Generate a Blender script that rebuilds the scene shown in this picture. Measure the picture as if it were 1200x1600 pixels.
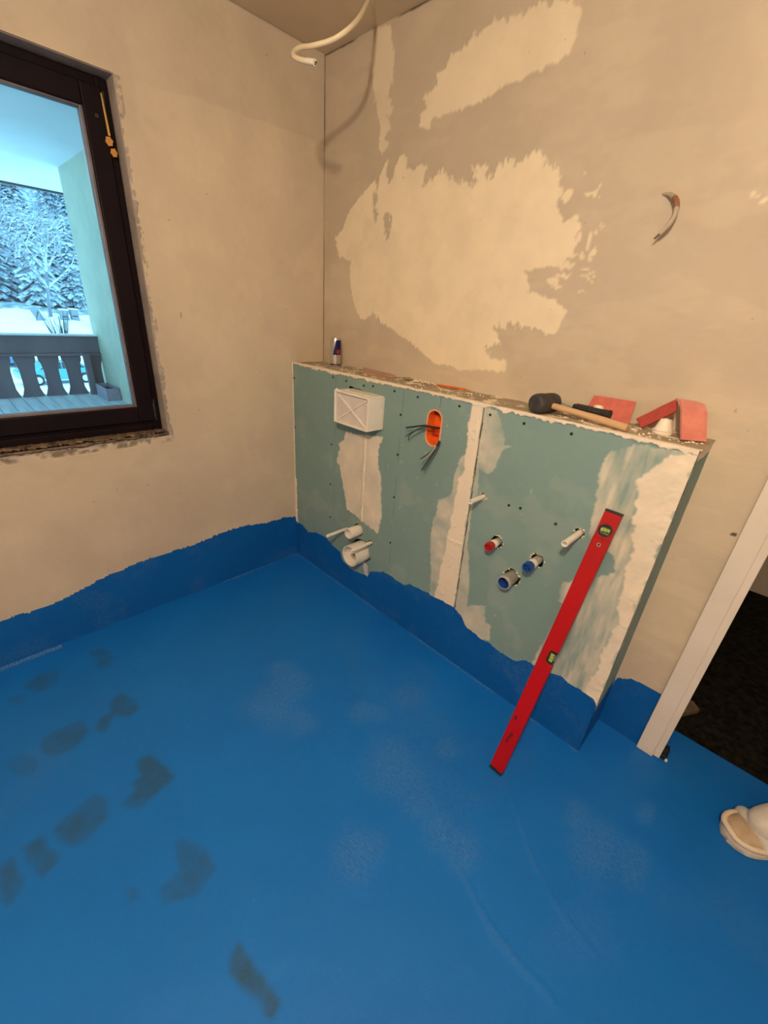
import bpy, bmesh, math, random
import numpy as np
from mathutils import Vector, Matrix

for _o in list(bpy.data.objects):
    bpy.data.objects.remove(_o)
SC = bpy.context.scene
COL = SC.collection

# ---------------------------------------------------------------- camera
CAM_F = 653.7                                   # focal length in pixels of a 1200 x 1600 frame
YAW, PITCH, ROLL = math.radians(-43.176), math.radians(25.301), math.radians(4.285)
cam = bpy.data.cameras.new('camera')
cam.sensor_fit = 'VERTICAL'
cam.sensor_height = 32.0
cam.lens = CAM_F / 1600 * 32.0
cam.clip_start = .02
cam.clip_end = 600
camo = bpy.data.objects.new('camera', cam)
COL.objects.link(camo)
_f = Vector((math.sin(YAW)*math.cos(PITCH), math.cos(YAW)*math.cos(PITCH), -math.sin(PITCH)))
_r = Vector((math.cos(YAW), -math.sin(YAW), 0))
_u = _r.cross(_f)
_r2 = math.cos(ROLL)*_r + math.sin(ROLL)*_u
_u2 = -math.sin(ROLL)*_r + math.cos(ROLL)*_u
_m = Matrix((( _r2.x, _u2.x, -_f.x), (_r2.y, _u2.y, -_f.y), (_r2.z, _u2.z, -_f.z))).to_4x4()
camo.matrix_world = Matrix.Translation((1.9125, -1.4724, 1.3850)) @ _m
SC.camera = camo

# ---------------------------------------------------------------- sky, lamp strength, exposure
W = bpy.data.worlds.new('overcast_sky')
SC.world = W
W.use_nodes = True
_bg = W.node_tree.nodes['Background']
_bg.inputs[0].default_value = (.29, .70, 1.0, 1)
_bg.inputs[1].default_value = 4.8
LAMP_POS = (2.0, -1.85, 2.05)
LAMP_COL = (1.0, .81, .585)
LAMP_STRENGTH = 1070.0
SC.view_settings.view_transform = 'Standard'
SC.view_settings.look = 'None'
SC.view_settings.gamma = 1.0
SC.view_settings.use_curve_mapping = False
SC.view_settings.exposure = 0.0

# ---------------------------------------------------------------- dimensions (metres)
KD, KL, KH, HC = .196, 1.771, 1.13, 2.342       # low wall depth, length, height; ceiling height
RX, RY = 2.95, -2.9                              # far room corners
WY0, WY1, WZ0, WZ1 = -1.86, -.842, .842, 2.015   # window opening in the left wall
DX0, DX1, DZ = 1.955, 2.80, 2.03                 # doorway in the back wall

# outlines of patches, stains and membrane edges on their surfaces (metres)
BACK_A = [(0.369,1.889),(0.388,1.928),(0.412,1.941),(0.398,1.894),(0.436,1.873),(0.453,1.911),(0.474,1.939),(0.509,1.934),(0.517,1.895),(0.557,1.894),(0.581,1.902),(0.62,1.889),(0.604,1.829),(0.663,1.854),(0.695,1.876),(0.736,1.837),(0.807,1.815),(0.85,1.813),(0.821,1.856),(0.881,1.862),(0.895,1.819),(0.926,1.836),(0.949,1.863),(0.979,1.855),(1.008,1.848),(1.023,1.859),(1.065,1.865),(1.087,1.859),(1.102,1.832),(1.126,1.82),(1.148,1.814),(1.16,1.75),(1.182,1.696),(1.195,1.675),(1.216,1.687),(1.239,1.692),(1.253,1.652),(1.243,1.633),(1.258,1.619),(1.248,1.596),(1.224,1.565),(1.166,1.556),(1.096,1.545),(1.119,1.508),(1.121,1.485),(1.158,1.479),(1.214,1.468),(1.247,1.443),(1.271,1.433),(1.252,1.37),(1.224,1.356),(1.184,1.369),(1.135,1.374),(1.075,1.374),(1.023,1.375),(1.023,1.349),(1.051,1.317),(0.985,1.288),(1.025,1.261),(1.088,1.259),(1.088,1.219),(1.011,1.218),(0.895,1.198),(0.841,1.211),(0.761,1.211),(0.702,1.235),(0.639,1.27),(0.544,1.303),(0.493,1.331),(0.427,1.348),(0.364,1.387),(0.332,1.358),(0.287,1.351),(0.238,1.403),(0.206,1.49),(0.193,1.563),(0.21,1.594),(0.116,1.617),(0.096,1.659),(0.085,1.691),(0.14,1.728),(0.157,1.756),(0.207,1.809),(0.287,1.851),(0.339,1.884),(0.359,1.83)]
BACK_B = [(0.567,2.09),(0.634,2.114),(0.624,2.142),(0.667,2.149),(0.678,2.181),(0.72,2.177),(0.756,2.201),(0.812,2.207),(0.848,2.211),(0.91,2.205),(0.943,2.204),(0.965,2.214),(1.014,2.205),(1.069,2.191),(1.109,2.177),(1.124,2.159),(1.123,2.124),(1.113,2.081),(1.085,2.072),(1.034,2.062),(0.97,2.054),(0.9,2.051),(0.847,2.034),(0.799,2.028),(0.736,2.027),(0.671,2.022),(0.624,2.027),(0.616,2.0),(0.566,2.009),(0.561,2.046),(0.596,2.061)]
BACK_C = [(0.315,2.337),(0.362,2.334),(0.382,2.331),(0.399,2.255),(0.414,2.21),(0.399,2.164),(0.393,2.129),(0.428,2.085),(0.387,2.078),(0.419,2.034),(0.38,2.01),(0.41,1.989),(0.37,1.955),(0.35,1.982),(0.355,2.045),(0.336,2.095),(0.317,2.144),(0.302,2.207),(0.287,2.247),(0.296,2.316)]
BACK_H = [[(0.33,1.807),(0.337,1.85),(0.357,1.804),(0.368,1.732),(0.346,1.742)],[(0.405,1.747),(0.433,1.763),(0.458,1.734),(0.439,1.673),(0.425,1.664)]]
BACK_F = [(1.186,1.741,0.01,0.015),(1.163,1.753,0.007,0.014),(1.196,1.749,0.008,0.014),(1.263,1.742,0.021,0.005),(1.276,1.747,0.01,0.007),(1.227,1.792,0.004,0.003),(1.255,1.632,0.006,0.017),(1.289,1.621,0.007,0.021),(1.234,1.558,0.026,0.01),(1.304,1.549,0.019,0.003),(1.232,1.531,0.024,0.005),(1.306,1.53,0.015,0.003),(1.202,1.516,0.019,0.011),(1.306,1.584,0.007,0.012),(1.279,1.585,0.008,0.01),(1.296,1.491,0.008,0.002),(1.242,1.666,0.008,0.008),(1.316,1.658,0.01,0.005),(1.3,1.646,0.005,0.007),(1.244,1.613,0.008,0.01),(1.219,1.501,0.017,0.004),(1.243,1.586,0.02,0.006),(1.323,1.523,0.012,0.003),(1.652,1.704,0.005,0.005),(1.659,1.698,0.005,0.004),(1.678,1.687,0.009,0.008)]
FR_D = [(1.096,1.12),(1.097,1.08),(1.091,1.052),(1.096,1.011),(1.102,0.965),(1.1,0.94),(1.077,0.905),(1.068,0.859),(1.07,0.803),(1.062,0.76),(1.073,0.809),(1.061,0.757),(1.009,0.726),(1.009,0.658),(0.993,0.633),(0.997,0.521),(1.015,0.415),(1.032,0.261),(1.167,0.259),(1.163,0.27),(1.163,0.3),(1.149,1.0),(1.146,1.13)]
FR_D2 = [(1.156,1.125),(1.168,1.065),(1.164,0.988),(1.166,0.91),(1.171,0.87),(1.178,0.839),(1.181,0.807),(1.165,0.73),(1.175,0.584),(1.192,0.539),(1.217,0.406),(1.223,0.323),(1.256,0.348),(1.297,0.368),(1.316,0.293),(1.338,0.298),(1.348,0.228),(1.277,0.186),(1.164,0.278),(1.165,0.3),(1.149,1.12)]
FR_E = [(1.157,1.118),(1.197,1.118),(1.209,1.099),(1.225,1.071),(1.244,1.039),(1.244,1.013),(1.272,1.014),(1.271,1.009),(1.247,0.997),(1.236,0.973),(1.231,0.937),(1.223,0.911),(1.204,0.895),(1.182,0.898),(1.167,0.914),(1.164,0.965),(1.166,1.042)]
FR_F = [(0.433,0.868),(0.571,0.888),(0.677,0.9),(0.655,0.851),(0.653,0.773),(0.681,0.716),(0.688,0.636),(0.703,0.529),(0.684,0.428),(0.654,0.438),(0.573,0.451),(0.51,0.468),(0.451,0.473),(0.443,0.52),(0.412,0.616),(0.388,0.689),(0.366,0.705),(0.38,0.752),(0.39,0.783),(0.377,0.797),(0.415,0.823)]
FR_G = [(1.622,1.11),(1.593,1.086),(1.576,1.081),(1.561,1.043),(1.56,1.0),(1.571,0.959),(1.575,0.923),(1.58,0.855),(1.589,0.811),(1.617,0.795),(1.65,0.782),(1.678,0.767),(1.685,0.726),(1.651,0.694),(1.603,0.662),(1.555,0.619),(1.55,0.59),(1.559,0.543),(1.575,0.542),(1.561,0.444),(1.544,0.337),(1.532,0.254),(1.55,0.15),(1.76,0.15),(1.76,1.125)]
FR_GS = [(1.7,1.095),(1.674,1.035),(1.688,0.971),(1.685,0.898),(1.706,0.808),(1.72,0.718),(1.729,0.621),(1.734,0.406),(1.736,0.248),(1.78,0.15),(1.78,1.13)]
FR_DS = [(1.096,1.12),(1.097,1.08),(1.092,1.052),(1.097,1.011),(1.104,0.965),(1.103,0.933),(1.108,0.893),(1.093,0.845),(1.091,0.77),(1.089,0.783),(1.083,0.63),(1.074,0.501),(1.066,0.362),(1.058,0.276),(1.163,0.27),(1.146,1.13)]
FR_M = [(-0.01,0.16),(0.006,0.217),(0.063,0.226),(0.118,0.198),(0.186,0.227),(0.288,0.236),(0.351,0.211),(0.411,0.203),(0.436,0.154),(0.517,0.141),(0.593,0.154),(0.635,0.159),(0.653,0.198),(0.739,0.243),(0.786,0.247),(0.833,0.24),(0.879,0.237),(0.91,0.266),(0.946,0.266),(1.025,0.273),(1.156,0.283),(1.205,0.262),(1.231,0.227),(1.28,0.219),(1.32,0.209),(1.34,0.216),(1.404,0.205),(1.467,0.209),(1.506,0.239),(1.535,0.239),(1.603,0.251),(1.64,0.263),(1.669,0.256),(1.713,0.257),(1.759,0.255),(1.78,0.215)]
LF_M = [(-1.9,0.2),(-1.565,0.202),(-1.517,0.208),(-1.486,0.205),(-1.411,0.205),(-1.348,0.213),(-1.279,0.234),(-1.178,0.257),(-1.104,0.267),(-1.039,0.275),(-0.936,0.278),(-0.814,0.277),(-0.735,0.286),(-0.652,0.296),(-0.537,0.297),(-0.398,0.274),(-0.272,0.272),(-0.2,0.255),(0.0,0.255)]
BK_M = [(1.75,0.02),(1.763,0.102),(1.765,0.141),(1.774,0.226),(1.814,0.253),(1.85,0.26),(1.906,0.261),(1.95,0.25)]
FL_S = [[(0.124,-1.34),(0.137,-1.291),(0.23,-1.263),(0.276,-1.308),(0.243,-1.345),(0.215,-1.325)],[(0.17,-1.565),(0.138,-1.505),(0.174,-1.444),(0.246,-1.478),(0.242,-1.529)],[(0.199,-1.621),(0.207,-1.578),(0.273,-1.572),(0.251,-1.613)],[(0.452,-1.345),(0.445,-1.3),(0.52,-1.278),(0.565,-1.279),(0.572,-1.32),(0.531,-1.35),(0.586,-1.396),(0.557,-1.42),(0.515,-1.398),(0.513,-1.361)],[(0.478,-1.559),(0.472,-1.508),(0.477,-1.441),(0.546,-1.433),(0.582,-1.486),(0.585,-1.535),(0.524,-1.563)],[(0.505,-1.649),(0.5,-1.603),(0.581,-1.578),(0.597,-1.61),(0.556,-1.642)],[(0.763,-1.353),(0.773,-1.309),(0.842,-1.293),(0.908,-1.282),(0.917,-1.343),(0.927,-1.397),(0.877,-1.43),(0.864,-1.377),(0.835,-1.386),(0.833,-1.352)],[(0.827,-1.585),(0.812,-1.552),(0.793,-1.477),(0.835,-1.453),(0.896,-1.472),(0.921,-1.532),(0.903,-1.564),(0.867,-1.58)],[(0.824,-1.653),(0.823,-1.614),(0.922,-1.588),(0.935,-1.631),(0.865,-1.653)],[(0.834,-1.702),(0.83,-1.681),(0.926,-1.662),(0.957,-1.696),(0.928,-1.712)],[(1.093,-1.356),(1.084,-1.339),(1.152,-1.303),(1.229,-1.291),(1.244,-1.363),(1.207,-1.425),(1.171,-1.425),(1.163,-1.37),(1.123,-1.361)],[(1.11,-1.49),(1.12,-1.463),(1.152,-1.461),(1.15,-1.478)],[(1.401,-1.325),(1.473,-1.319),(1.555,-1.303),(1.563,-1.337),(1.516,-1.337),(1.471,-1.356),(1.431,-1.369),(1.411,-1.347)]]
FL_P = [(0.838,-0.8,0.109,0.097),(0.741,-0.783,0.067,0.062),(1.127,-0.659,0.06,0.062),(1.178,-0.623,0.05,0.053),(1.347,-0.737,0.125,0.134),(1.418,-0.725,0.084,0.093),(1.499,-0.755,0.069,0.077),(1.442,-0.546,0.053,0.064),(1.932,-0.472,0.08,0.111),(2.025,-0.431,0.057,0.085),(1.66,-0.774,0.06,0.07),(1.591,-0.775,0.065,0.076),(2.01,-0.246,0.031,0.05),(1.203,-0.484,0.076,0.086),(1.458,-0.989,0.084,0.084),(1.009,-0.873,0.071,0.062),(1.862,-0.418,0.05,0.069),(0.875,-0.897,0.135,0.118)]
FL_L = [[(1.482,-0.692),(1.625,-0.788),(1.83,-0.867),(1.984,-0.862)],[(1.688,-0.528),(1.82,-0.643),(1.933,-0.699),(2.014,-0.709)],[(0.018,-1.617),(0.019,-1.433)],[(-0.021,-0.702),(-0.014,-0.585),(-0.009,-0.235)],[(1.798,-0.854),(1.857,-0.861),(1.912,-0.867)]]

SCREWS = [(0.329,1.103),(0.423,1.1),(0.54,1.098),(0.598,1.105),(0.724,1.105),(0.768,1.018),(0.77,0.849),(0.012,1.055),(0.012,0.797),(0.323,0.78),(0.77,0.652),(0.77,0.419),(0.321,0.567),(0.32,0.376),(0.849,1.103),(1.046,1.105),(1.175,1.1),(1.301,1.098),(1.309,0.812),(1.352,0.817),(1.48,0.809),(1.455,1.1)]

# ================================================================= helpers
def tag(o, label=None, cat=None, group=None, kind=None):
    if label: o['label'] = label
    if cat: o['category'] = cat
    if group: o['group'] = group
    if kind: o['kind'] = kind
    return o

def root_loc(o):
    v = Vector((0, 0, 0))
    while o is not None:
        v = v + o.location
        o = o.parent
    return v

def thing(name, label, cat, loc, group=None, kind=None):
    o = bpy.data.objects.new(name, None)
    o.empty_display_size = .05
    COL.objects.link(o)
    o.location = loc
    return tag(o, label, cat, group, kind)

class MB:
    """collects shapes given in world coordinates; build() links them as one mesh object"""
    def __init__(s): s.v = []; s.f = []; s.mi = []
    def add(s, vs, fs, mi=0):
        b = len(s.v)
        s.v += [Vector(p) for p in vs]
        s.f += [tuple(b+i for i in f) for f in fs]
        s.mi += [mi]*len(fs)
        return s
    def box(s, a, b, mi=0):
        x0, y0, z0 = a; x1, y1, z1 = b
        vs = [(x0,y0,z0),(x1,y0,z0),(x1,y1,z0),(x0,y1,z0),(x0,y0,z1),(x1,y0,z1),(x1,y1,z1),(x0,y1,z1)]
        return s.add(vs, [(0,3,2,1),(4,5,6,7),(0,1,5,4),(1,2,6,5),(2,3,7,6),(3,0,4,7)], mi)
    def obox(s, c, ax, ay, az, hx, hy, hz, mi=0):
        c = Vector(c); ax, ay, az = Vector(ax)*hx, Vector(ay)*hy, Vector(az)*hz
        vs = [c+i*ax+j*ay+k*az for k in (-1,1) for i, j in ((-1,-1),(1,-1),(1,1),(-1,1))]
        return s.add(vs, [(0,3,2,1),(4,5,6,7),(0,1,5,4),(1,2,6,5),(2,3,7,6),(3,0,4,7)], mi)
    def prism(s, poly, fn, d0, d1, mi=0):
        """poly: 2d outline; fn(u, v, d) -> world point"""
        n = len(poly)
        vs = [fn(u, v, d0) for u, v in poly] + [fn(u, v, d1) for u, v in poly]
        fs = [tuple(range(n-1, -1, -1)), tuple(range(n, 2*n))] + [(i, (i+1) % n, n+(i+1) % n, n+i) for i in range(n)]
        return s.add(vs, fs, mi)
    def tube(s, path, r, seg=12, cap=True, mi=0):
        path = [Vector(p) for p in path]
        n = len(path)
        rs = r if isinstance(r, (list, tuple)) else [r]*n
        vs, fs = [], []
        up = None
        for i, p in enumerate(path):
            t = (path[min(i+1, n-1)] - path[max(i-1, 0)]).normalized()
            if up is None:
                up = Vector((0,0,1)) if abs(t.z) < .9 else Vector((1,0,0))
            a = t.cross(up).normalized(); up = a.cross(t).normalized()
            for k in range(seg):
                w = 2*math.pi*k/seg
                vs.append(p + rs[i]*(math.cos(w)*a + math.sin(w)*up))
        for i in range(n-1):
            for k in range(seg):
                fs.append((i*seg+k, i*seg+(k+1) % seg, (i+1)*seg+(k+1) % seg, (i+1)*seg+k))
        if cap:
            fs.append(tuple(range(seg-1, -1, -1))); fs.append(tuple(range((n-1)*seg, n*seg)))
        return s.add(vs, fs, mi)
    def lathe(s, prof, o, axis, seg=24, mi=0, ref=None):
        """prof: (radius, distance along axis) points"""
        o = Vector(o); ax = Vector(axis).normalized()
        ref = Vector(ref) if ref else (Vector((0,0,1)) if abs(ax.z) < .9 else Vector((1,0,0)))
        a = ax.cross(ref).normalized(); b = ax.cross(a)
        vs = [o + ax*h + r*(math.cos(2*math.pi*k/seg)*a + math.sin(2*math.pi*k/seg)*b) for r, h in prof for k in range(seg)]
        fs = [(i*seg+k, i*seg+(k+1) % seg, (i+1)*seg+(k+1) % seg, (i+1)*seg+k) for i in range(len(prof)-1) for k in range(seg)]
        return s.add(vs, fs, mi)
    def build(s, name, mats, parent=None, smooth=False, bevel=0, loc=None, angle=40):
        base = Vector(loc) if loc is not None else (root_loc(parent) if parent else Vector((0,0,0)))
        me = bpy.data.meshes.new(name)
        me.from_pydata([tuple(p-base) for p in s.v], [], s.f)
        for m in (mats if isinstance(mats, (list, tuple)) else [mats]): me.materials.append(m)
        if any(s.mi): me.polygons.foreach_set('material_index', s.mi)
        bm = bmesh.new(); bm.from_mesh(me)
        bmesh.ops.remove_doubles(bm, verts=bm.verts, dist=1e-6)
        bmesh.ops.recalc_face_normals(bm, faces=bm.faces)
        bm.to_mesh(me); bm.free()
        o = bpy.data.objects.new(name, me)
        COL.objects.link(o)
        if parent: o.parent = parent
        else: o.location = base
        if smooth:
            me.polygons.foreach_set('use_smooth', [True]*len(me.polygons))
            try: me.set_sharp_from_angle(angle=math.radians(angle))
            except Exception: pass
        if bevel:
            md = o.modifiers.new('bevel', 'BEVEL'); md.width = bevel; md.segments = 2; md.limit_method = 'ANGLE'
        return o

def smooth_path(pts, n=8):
    """Catmull-Rom through the points"""
    P = [Vector(p) for p in pts]; P = [2*P[0]-P[1]] + P + [2*P[-1]-P[-2]]
    out = []
    for i in range(1, len(P)-2):
        for k in range(n):
            t = k/n
            out.append(.5*((2*P[i]) + (P[i+1]-P[i-1])*t + (2*P[i-1]-5*P[i]+4*P[i+1]-P[i+2])*t*t + (3*P[i]-P[i-1]-3*P[i+1]+P[i+2])*t**3))
    out.append(P[-2])
    return out

# ----------------------------------------------------------------- materials
def _nt(name):
    m = bpy.data.materials.new(name); m.use_nodes = True
    nt = m.node_tree
    return m, nt, nt.nodes, nt.links, nt.nodes['Principled BSDF']

def _noise(N, L, co, scale, detail=4, rough=.55, stretch=None):
    n = N.new('ShaderNodeTexNoise')
    n.inputs['Scale'].default_value = scale; n.inputs['Detail'].default_value = detail; n.inputs['Roughness'].default_value = rough
    if stretch:
        mp = N.new('ShaderNodeMapping'); mp.inputs['Scale'].default_value = stretch
        L.new(co, mp.inputs['Vector']); co = mp.outputs[0]
    L.new(co, n.inputs['Vector'])
    return n.outputs['Fac']

def _ramp(N, L, fac, lo, hi):
    r = N.new('ShaderNodeMapRange'); r.inputs['From Min'].default_value = lo; r.inputs['From Max'].default_value = hi
    L.new(fac, r.inputs['Value'])
    return r.outputs[0]

def _mix(N, L, fac, a, b):
    x = N.new('ShaderNodeMix'); x.data_type = 'RGBA'
    for sock, v in ((x.inputs[0], fac), (x.inputs[6], a), (x.inputs[7], b)):
        if isinstance(v, (tuple, list)): sock.default_value = (*v, 1) if len(v) == 3 else v
        elif isinstance(v, float): sock.default_value = v
        else: L.new(v, sock)
    return x.outputs[2]

def _mul(N, L, a, b, op='MULTIPLY'):
    x = N.new('ShaderNodeMath'); x.operation = op
    for sock, v in ((x.inputs[0], a), (x.inputs[1], b)):
        if isinstance(v, (int, float)): sock.default_value = v
        else: L.new(v, sock)
    return x.outputs[0]

def _attr(N, name):
    a = N.new('ShaderNodeAttribute'); a.attribute_name = name
    return a.outputs['Fac']

def _bump(N, L, P, h, strength, dist):
    b = N.new('ShaderNodeBump'); b.inputs['Strength'].default_value = strength; b.inputs['Distance'].default_value = dist
    L.new(h, b.inputs['Height']); L.new(b.outputs[0], P.inputs['Normal'])

def pm(name, c1, c2=None, rough=.6, scale=12, metal=0, bump=0, bscale=80, bdist=.002, spec=.5, stretch=None, lo=.35, hi=.65, sheen=0, coat=0):
    """plain procedural material: noise between two colours, optional bump"""
    m, nt, N, L, P = _nt(name)
    tc = N.new('ShaderNodeTexCoord').outputs['Object']
    c2 = c2 or tuple(x*.88 for x in c1)
    f = _ramp(N, L, _noise(N, L, tc, scale, stretch=stretch), lo, hi)
    L.new(_mix(N, L, f, c1, c2), P.inputs['Base Color'])
    P.inputs['Roughness'].default_value = rough; P.inputs['Metallic'].default_value = metal
    P.inputs['Specular IOR Level'].default_value = spec
    if coat: P.inputs['Coat Weight'].default_value = coat
    if sheen: P.inputs['Sheen Weight'].default_value = sheen
    if bump: _bump(N, L, P, _noise(N, L, tc, bscale, 5), bump, bdist)
    return m

def coated(name, base1, base2, film, scale=3.0, rough=.85, film_rough=.7, bump=.25, dark=(.06,.045,.03), film2=None):
    """a base surface with attribute f = coverage of a skim of filler and k = cracks, dirt"""
    m, nt, N, L, P = _nt(name)
    tc = N.new('ShaderNodeTexCoord').outputs['Object']
    a = _ramp(N, L, _noise(N, L, tc, scale, 5), .32, .68)
    b = _ramp(N, L, _noise(N, L, tc, scale*9, 4), .3, .7)
    c = _mix(N, L, a, base1, base2)
    c = _mix(N, L, _mul(N, L, b, .22), c, tuple(x*.8 for x in base1))
    fl = _mix(N, L, _ramp(N, L, _noise(N, L, tc, 9, 4), .35, .7), film, film2 or tuple(x*.93 for x in film))
    c = _mix(N, L, _attr(N, 'f'), c, fl)
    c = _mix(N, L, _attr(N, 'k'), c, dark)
    L.new(c, P.inputs['Base Color'])
    P.inputs['Roughness'].default_value = rough
    P.inputs['Specular IOR Level'].default_value = .25
    h = _mul(N, L, _noise(N, L, tc, 45, 6, .65), _noise(N, L, tc, 260, 3), 'ADD')
    _bump(N, L, P, h, bump, .0016)
    return m

PLASTER = coated('rough_plaster', (.535,.45,.355), (.475,.40,.315), (.79,.68,.51))
CEILM = pm('ceiling_plaster', (.66,.55,.38), (.60,.49,.34), .9, 3, bump=.2, bscale=60, spec=.2)
BOARD = coated('green_plasterboard', (.21,.32,.31), (.19,.295,.285), (.80,.69,.55), scale=4, bump=.06, dark=(.02,.02,.02), film2=(.74,.64,.52))
LEDGE = coated('dusty_ledge', (.40,.335,.245), (.29,.24,.17), (.80,.70,.55), scale=9, bump=.5, dark=(.05,.04,.03))
FILLER = pm('white_filler', (.82,.72,.58), (.72,.62,.49), .85, 25, bump=.5, bscale=70, spec=.2)
MORTAR = pm('broken_mortar', (.20,.14,.10), (.07,.05,.035), .95, 30, bump=.8, bscale=60, bdist=.004, spec=.1)
REVEAL = pm('raw_reveal', (.40,.35,.33), (.30,.26,.24), .95, 8, bump=.5, bscale=50, spec=.1)

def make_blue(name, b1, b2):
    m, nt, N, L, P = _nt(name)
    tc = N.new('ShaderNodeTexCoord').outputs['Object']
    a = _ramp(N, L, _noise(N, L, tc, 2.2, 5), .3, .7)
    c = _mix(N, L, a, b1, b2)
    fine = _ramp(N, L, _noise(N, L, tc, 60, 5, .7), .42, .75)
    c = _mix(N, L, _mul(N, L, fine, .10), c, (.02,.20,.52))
    # worn, dusty places: attribute p, broken up by fine brush-like noise
    br = _ramp(N, L, _noise(N, L, tc, 70, 8, .8, (1.0, 2.8, 1)), .46, .72)
    c = _mix(N, L, _mul(N, L, _attr(N, 'p'), br), c, (.22,.33,.45))
    dk = _ramp(N, L, _noise(N, L, tc, 26, 5, .7), -.1, .5)
    c = _mix(N, L, _mul(N, L, _attr(N, 'k'), dk), c, (.020,.060,.085))
    L.new(c, P.inputs['Base Color'])
    P.inputs['Specular IOR Level'].default_value = .3
    rr = N.new('ShaderNodeMapRange'); rr.inputs['To Min'].default_value = .38; rr.inputs['To Max'].default_value = .6
    L.new(_noise(N, L, tc, 6, 5), rr.inputs['Value']); L.new(rr.outputs[0], P.inputs['Roughness'])
    h = _mul(N, L, _noise(N, L, tc, 12, 4), _mul(N, L, _noise(N, L, tc, 180, 4), .35), 'ADD')
    _bump(N, L, P, h, .28, .003)
    return m
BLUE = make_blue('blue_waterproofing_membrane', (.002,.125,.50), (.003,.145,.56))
BLUE2 = make_blue('darker_blue_membrane', (.001,.085,.34), (.002,.10,.39))  # wall bands take a darker blue than the floor coat

def glass_mat(name):
    m = bpy.data.materials.new(name); m.use_nodes = True
    nt = m.node_tree; N, L = nt.nodes, nt.links
    N.remove(N['Principled BSDF'])
    t = N.new('ShaderNodeBsdfTransparent'); t.inputs[0].default_value = (.95,.98,.97,1)
    g = N.new('ShaderNodeBsdfGlossy'); g.inputs['Roughness'].default_value = .02
    fr = N.new('ShaderNodeFresnel'); fr.inputs['IOR'].default_value = 1.45
    nz = N.new('ShaderNodeTexNoise'); nz.inputs['Scale'].default_value = 3
    mx = N.new('ShaderNodeMixShader')
    L.new(_mul(N, L, fr.outputs[0], _ramp(N, L, nz.outputs['Fac'], -1.5, .5)), mx.inputs[0])
    L.new(t.outputs[0], mx.inputs[1]); L.new(g.outputs[0], mx.inputs[2])
    L.new(mx.outputs[0], N['Material Output'].inputs['Surface'])
    return m

def emit_mat(name, col, s):
    m, nt, N, L, P = _nt(name)
    P.inputs['Base Color'].default_value = (.8,.8,.8,1)
    P.inputs['Emission Color'].default_value = (*col, 1); P.inputs['Emission Strength'].default_value = s
    return m

# ----------------------------------------------------------------- value noise and height-field surfaces
def vnoise(u, v, s, seed=0):
    rng = np.random.RandomState(seed*7+13); T = rng.rand(256, 256)
    x, y = u*s+seed*17.3, v*s+seed*5.7
    xi, yi = np.floor(x).astype(int), np.floor(y).astype(int)
    fx, fy = x-xi, y-yi
    fx, fy = fx*fx*(3-2*fx), fy*fy*(3-2*fy)
    g = lambda i, j: T[i % 256, j % 256]
    return (g(xi,yi)*(1-fx)+g(xi+1,yi)*fx)*(1-fy) + (g(xi,yi+1)*(1-fx)+g(xi+1,yi+1)*fx)*fy
def fbm(u, v, s, o=4, seed=0):
    r = 0; a = .5; t = 0
    for i in range(o): r = r + a*vnoise(u, v, s*2**i, seed+i); t += a; a *= .55
    return r/t
def inside(u, v, poly):
    r = np.zeros(u.shape, bool)
    n = len(poly)
    for i in range(n):
        x0, y0 = poly[i]; x1, y1 = poly[(i+1) % n]
        if y0 == y1: continue
        c = ((y0 > v) != (y1 > v)) & (u < (x1-x0)*(v-y0)/(y1-y0)+x0)
        r ^= c
    return r
def ss(a, b, x):
    t = np.clip((x-a)/(b-a), 0, 1); return t*t*(3-2*t)
def seg_dist(u, v, pts):
    d = np.full(u.shape, 9.)
    for (x0, y0), (x1, y1) in zip(pts[:-1], pts[1:]):
        l2 = (x1-x0)**2+(y1-y0)**2
        t = np.clip(((u-x0)*(x1-x0)+(v-y0)*(y1-y0))/l2, 0, 1)
        d = np.minimum(d, np.hypot(u-x0-t*(x1-x0), v-y0-t*(y1-y0)))
    return d
def grid(u0, u1, v0, v1, step):
    nu, nv = int(round((u1-u0)/step))+1, int(round((v1-v0)/step))+1
    u, v = np.meshgrid(np.linspace(u0, u1, nu), np.linspace(v0, v1, nv), indexing='ij')
    return u, v
def fmean(a):
    return (a[:-1,:-1]+a[1:,:-1]+a[:-1,1:]+a[1:,1:])/4
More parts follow.
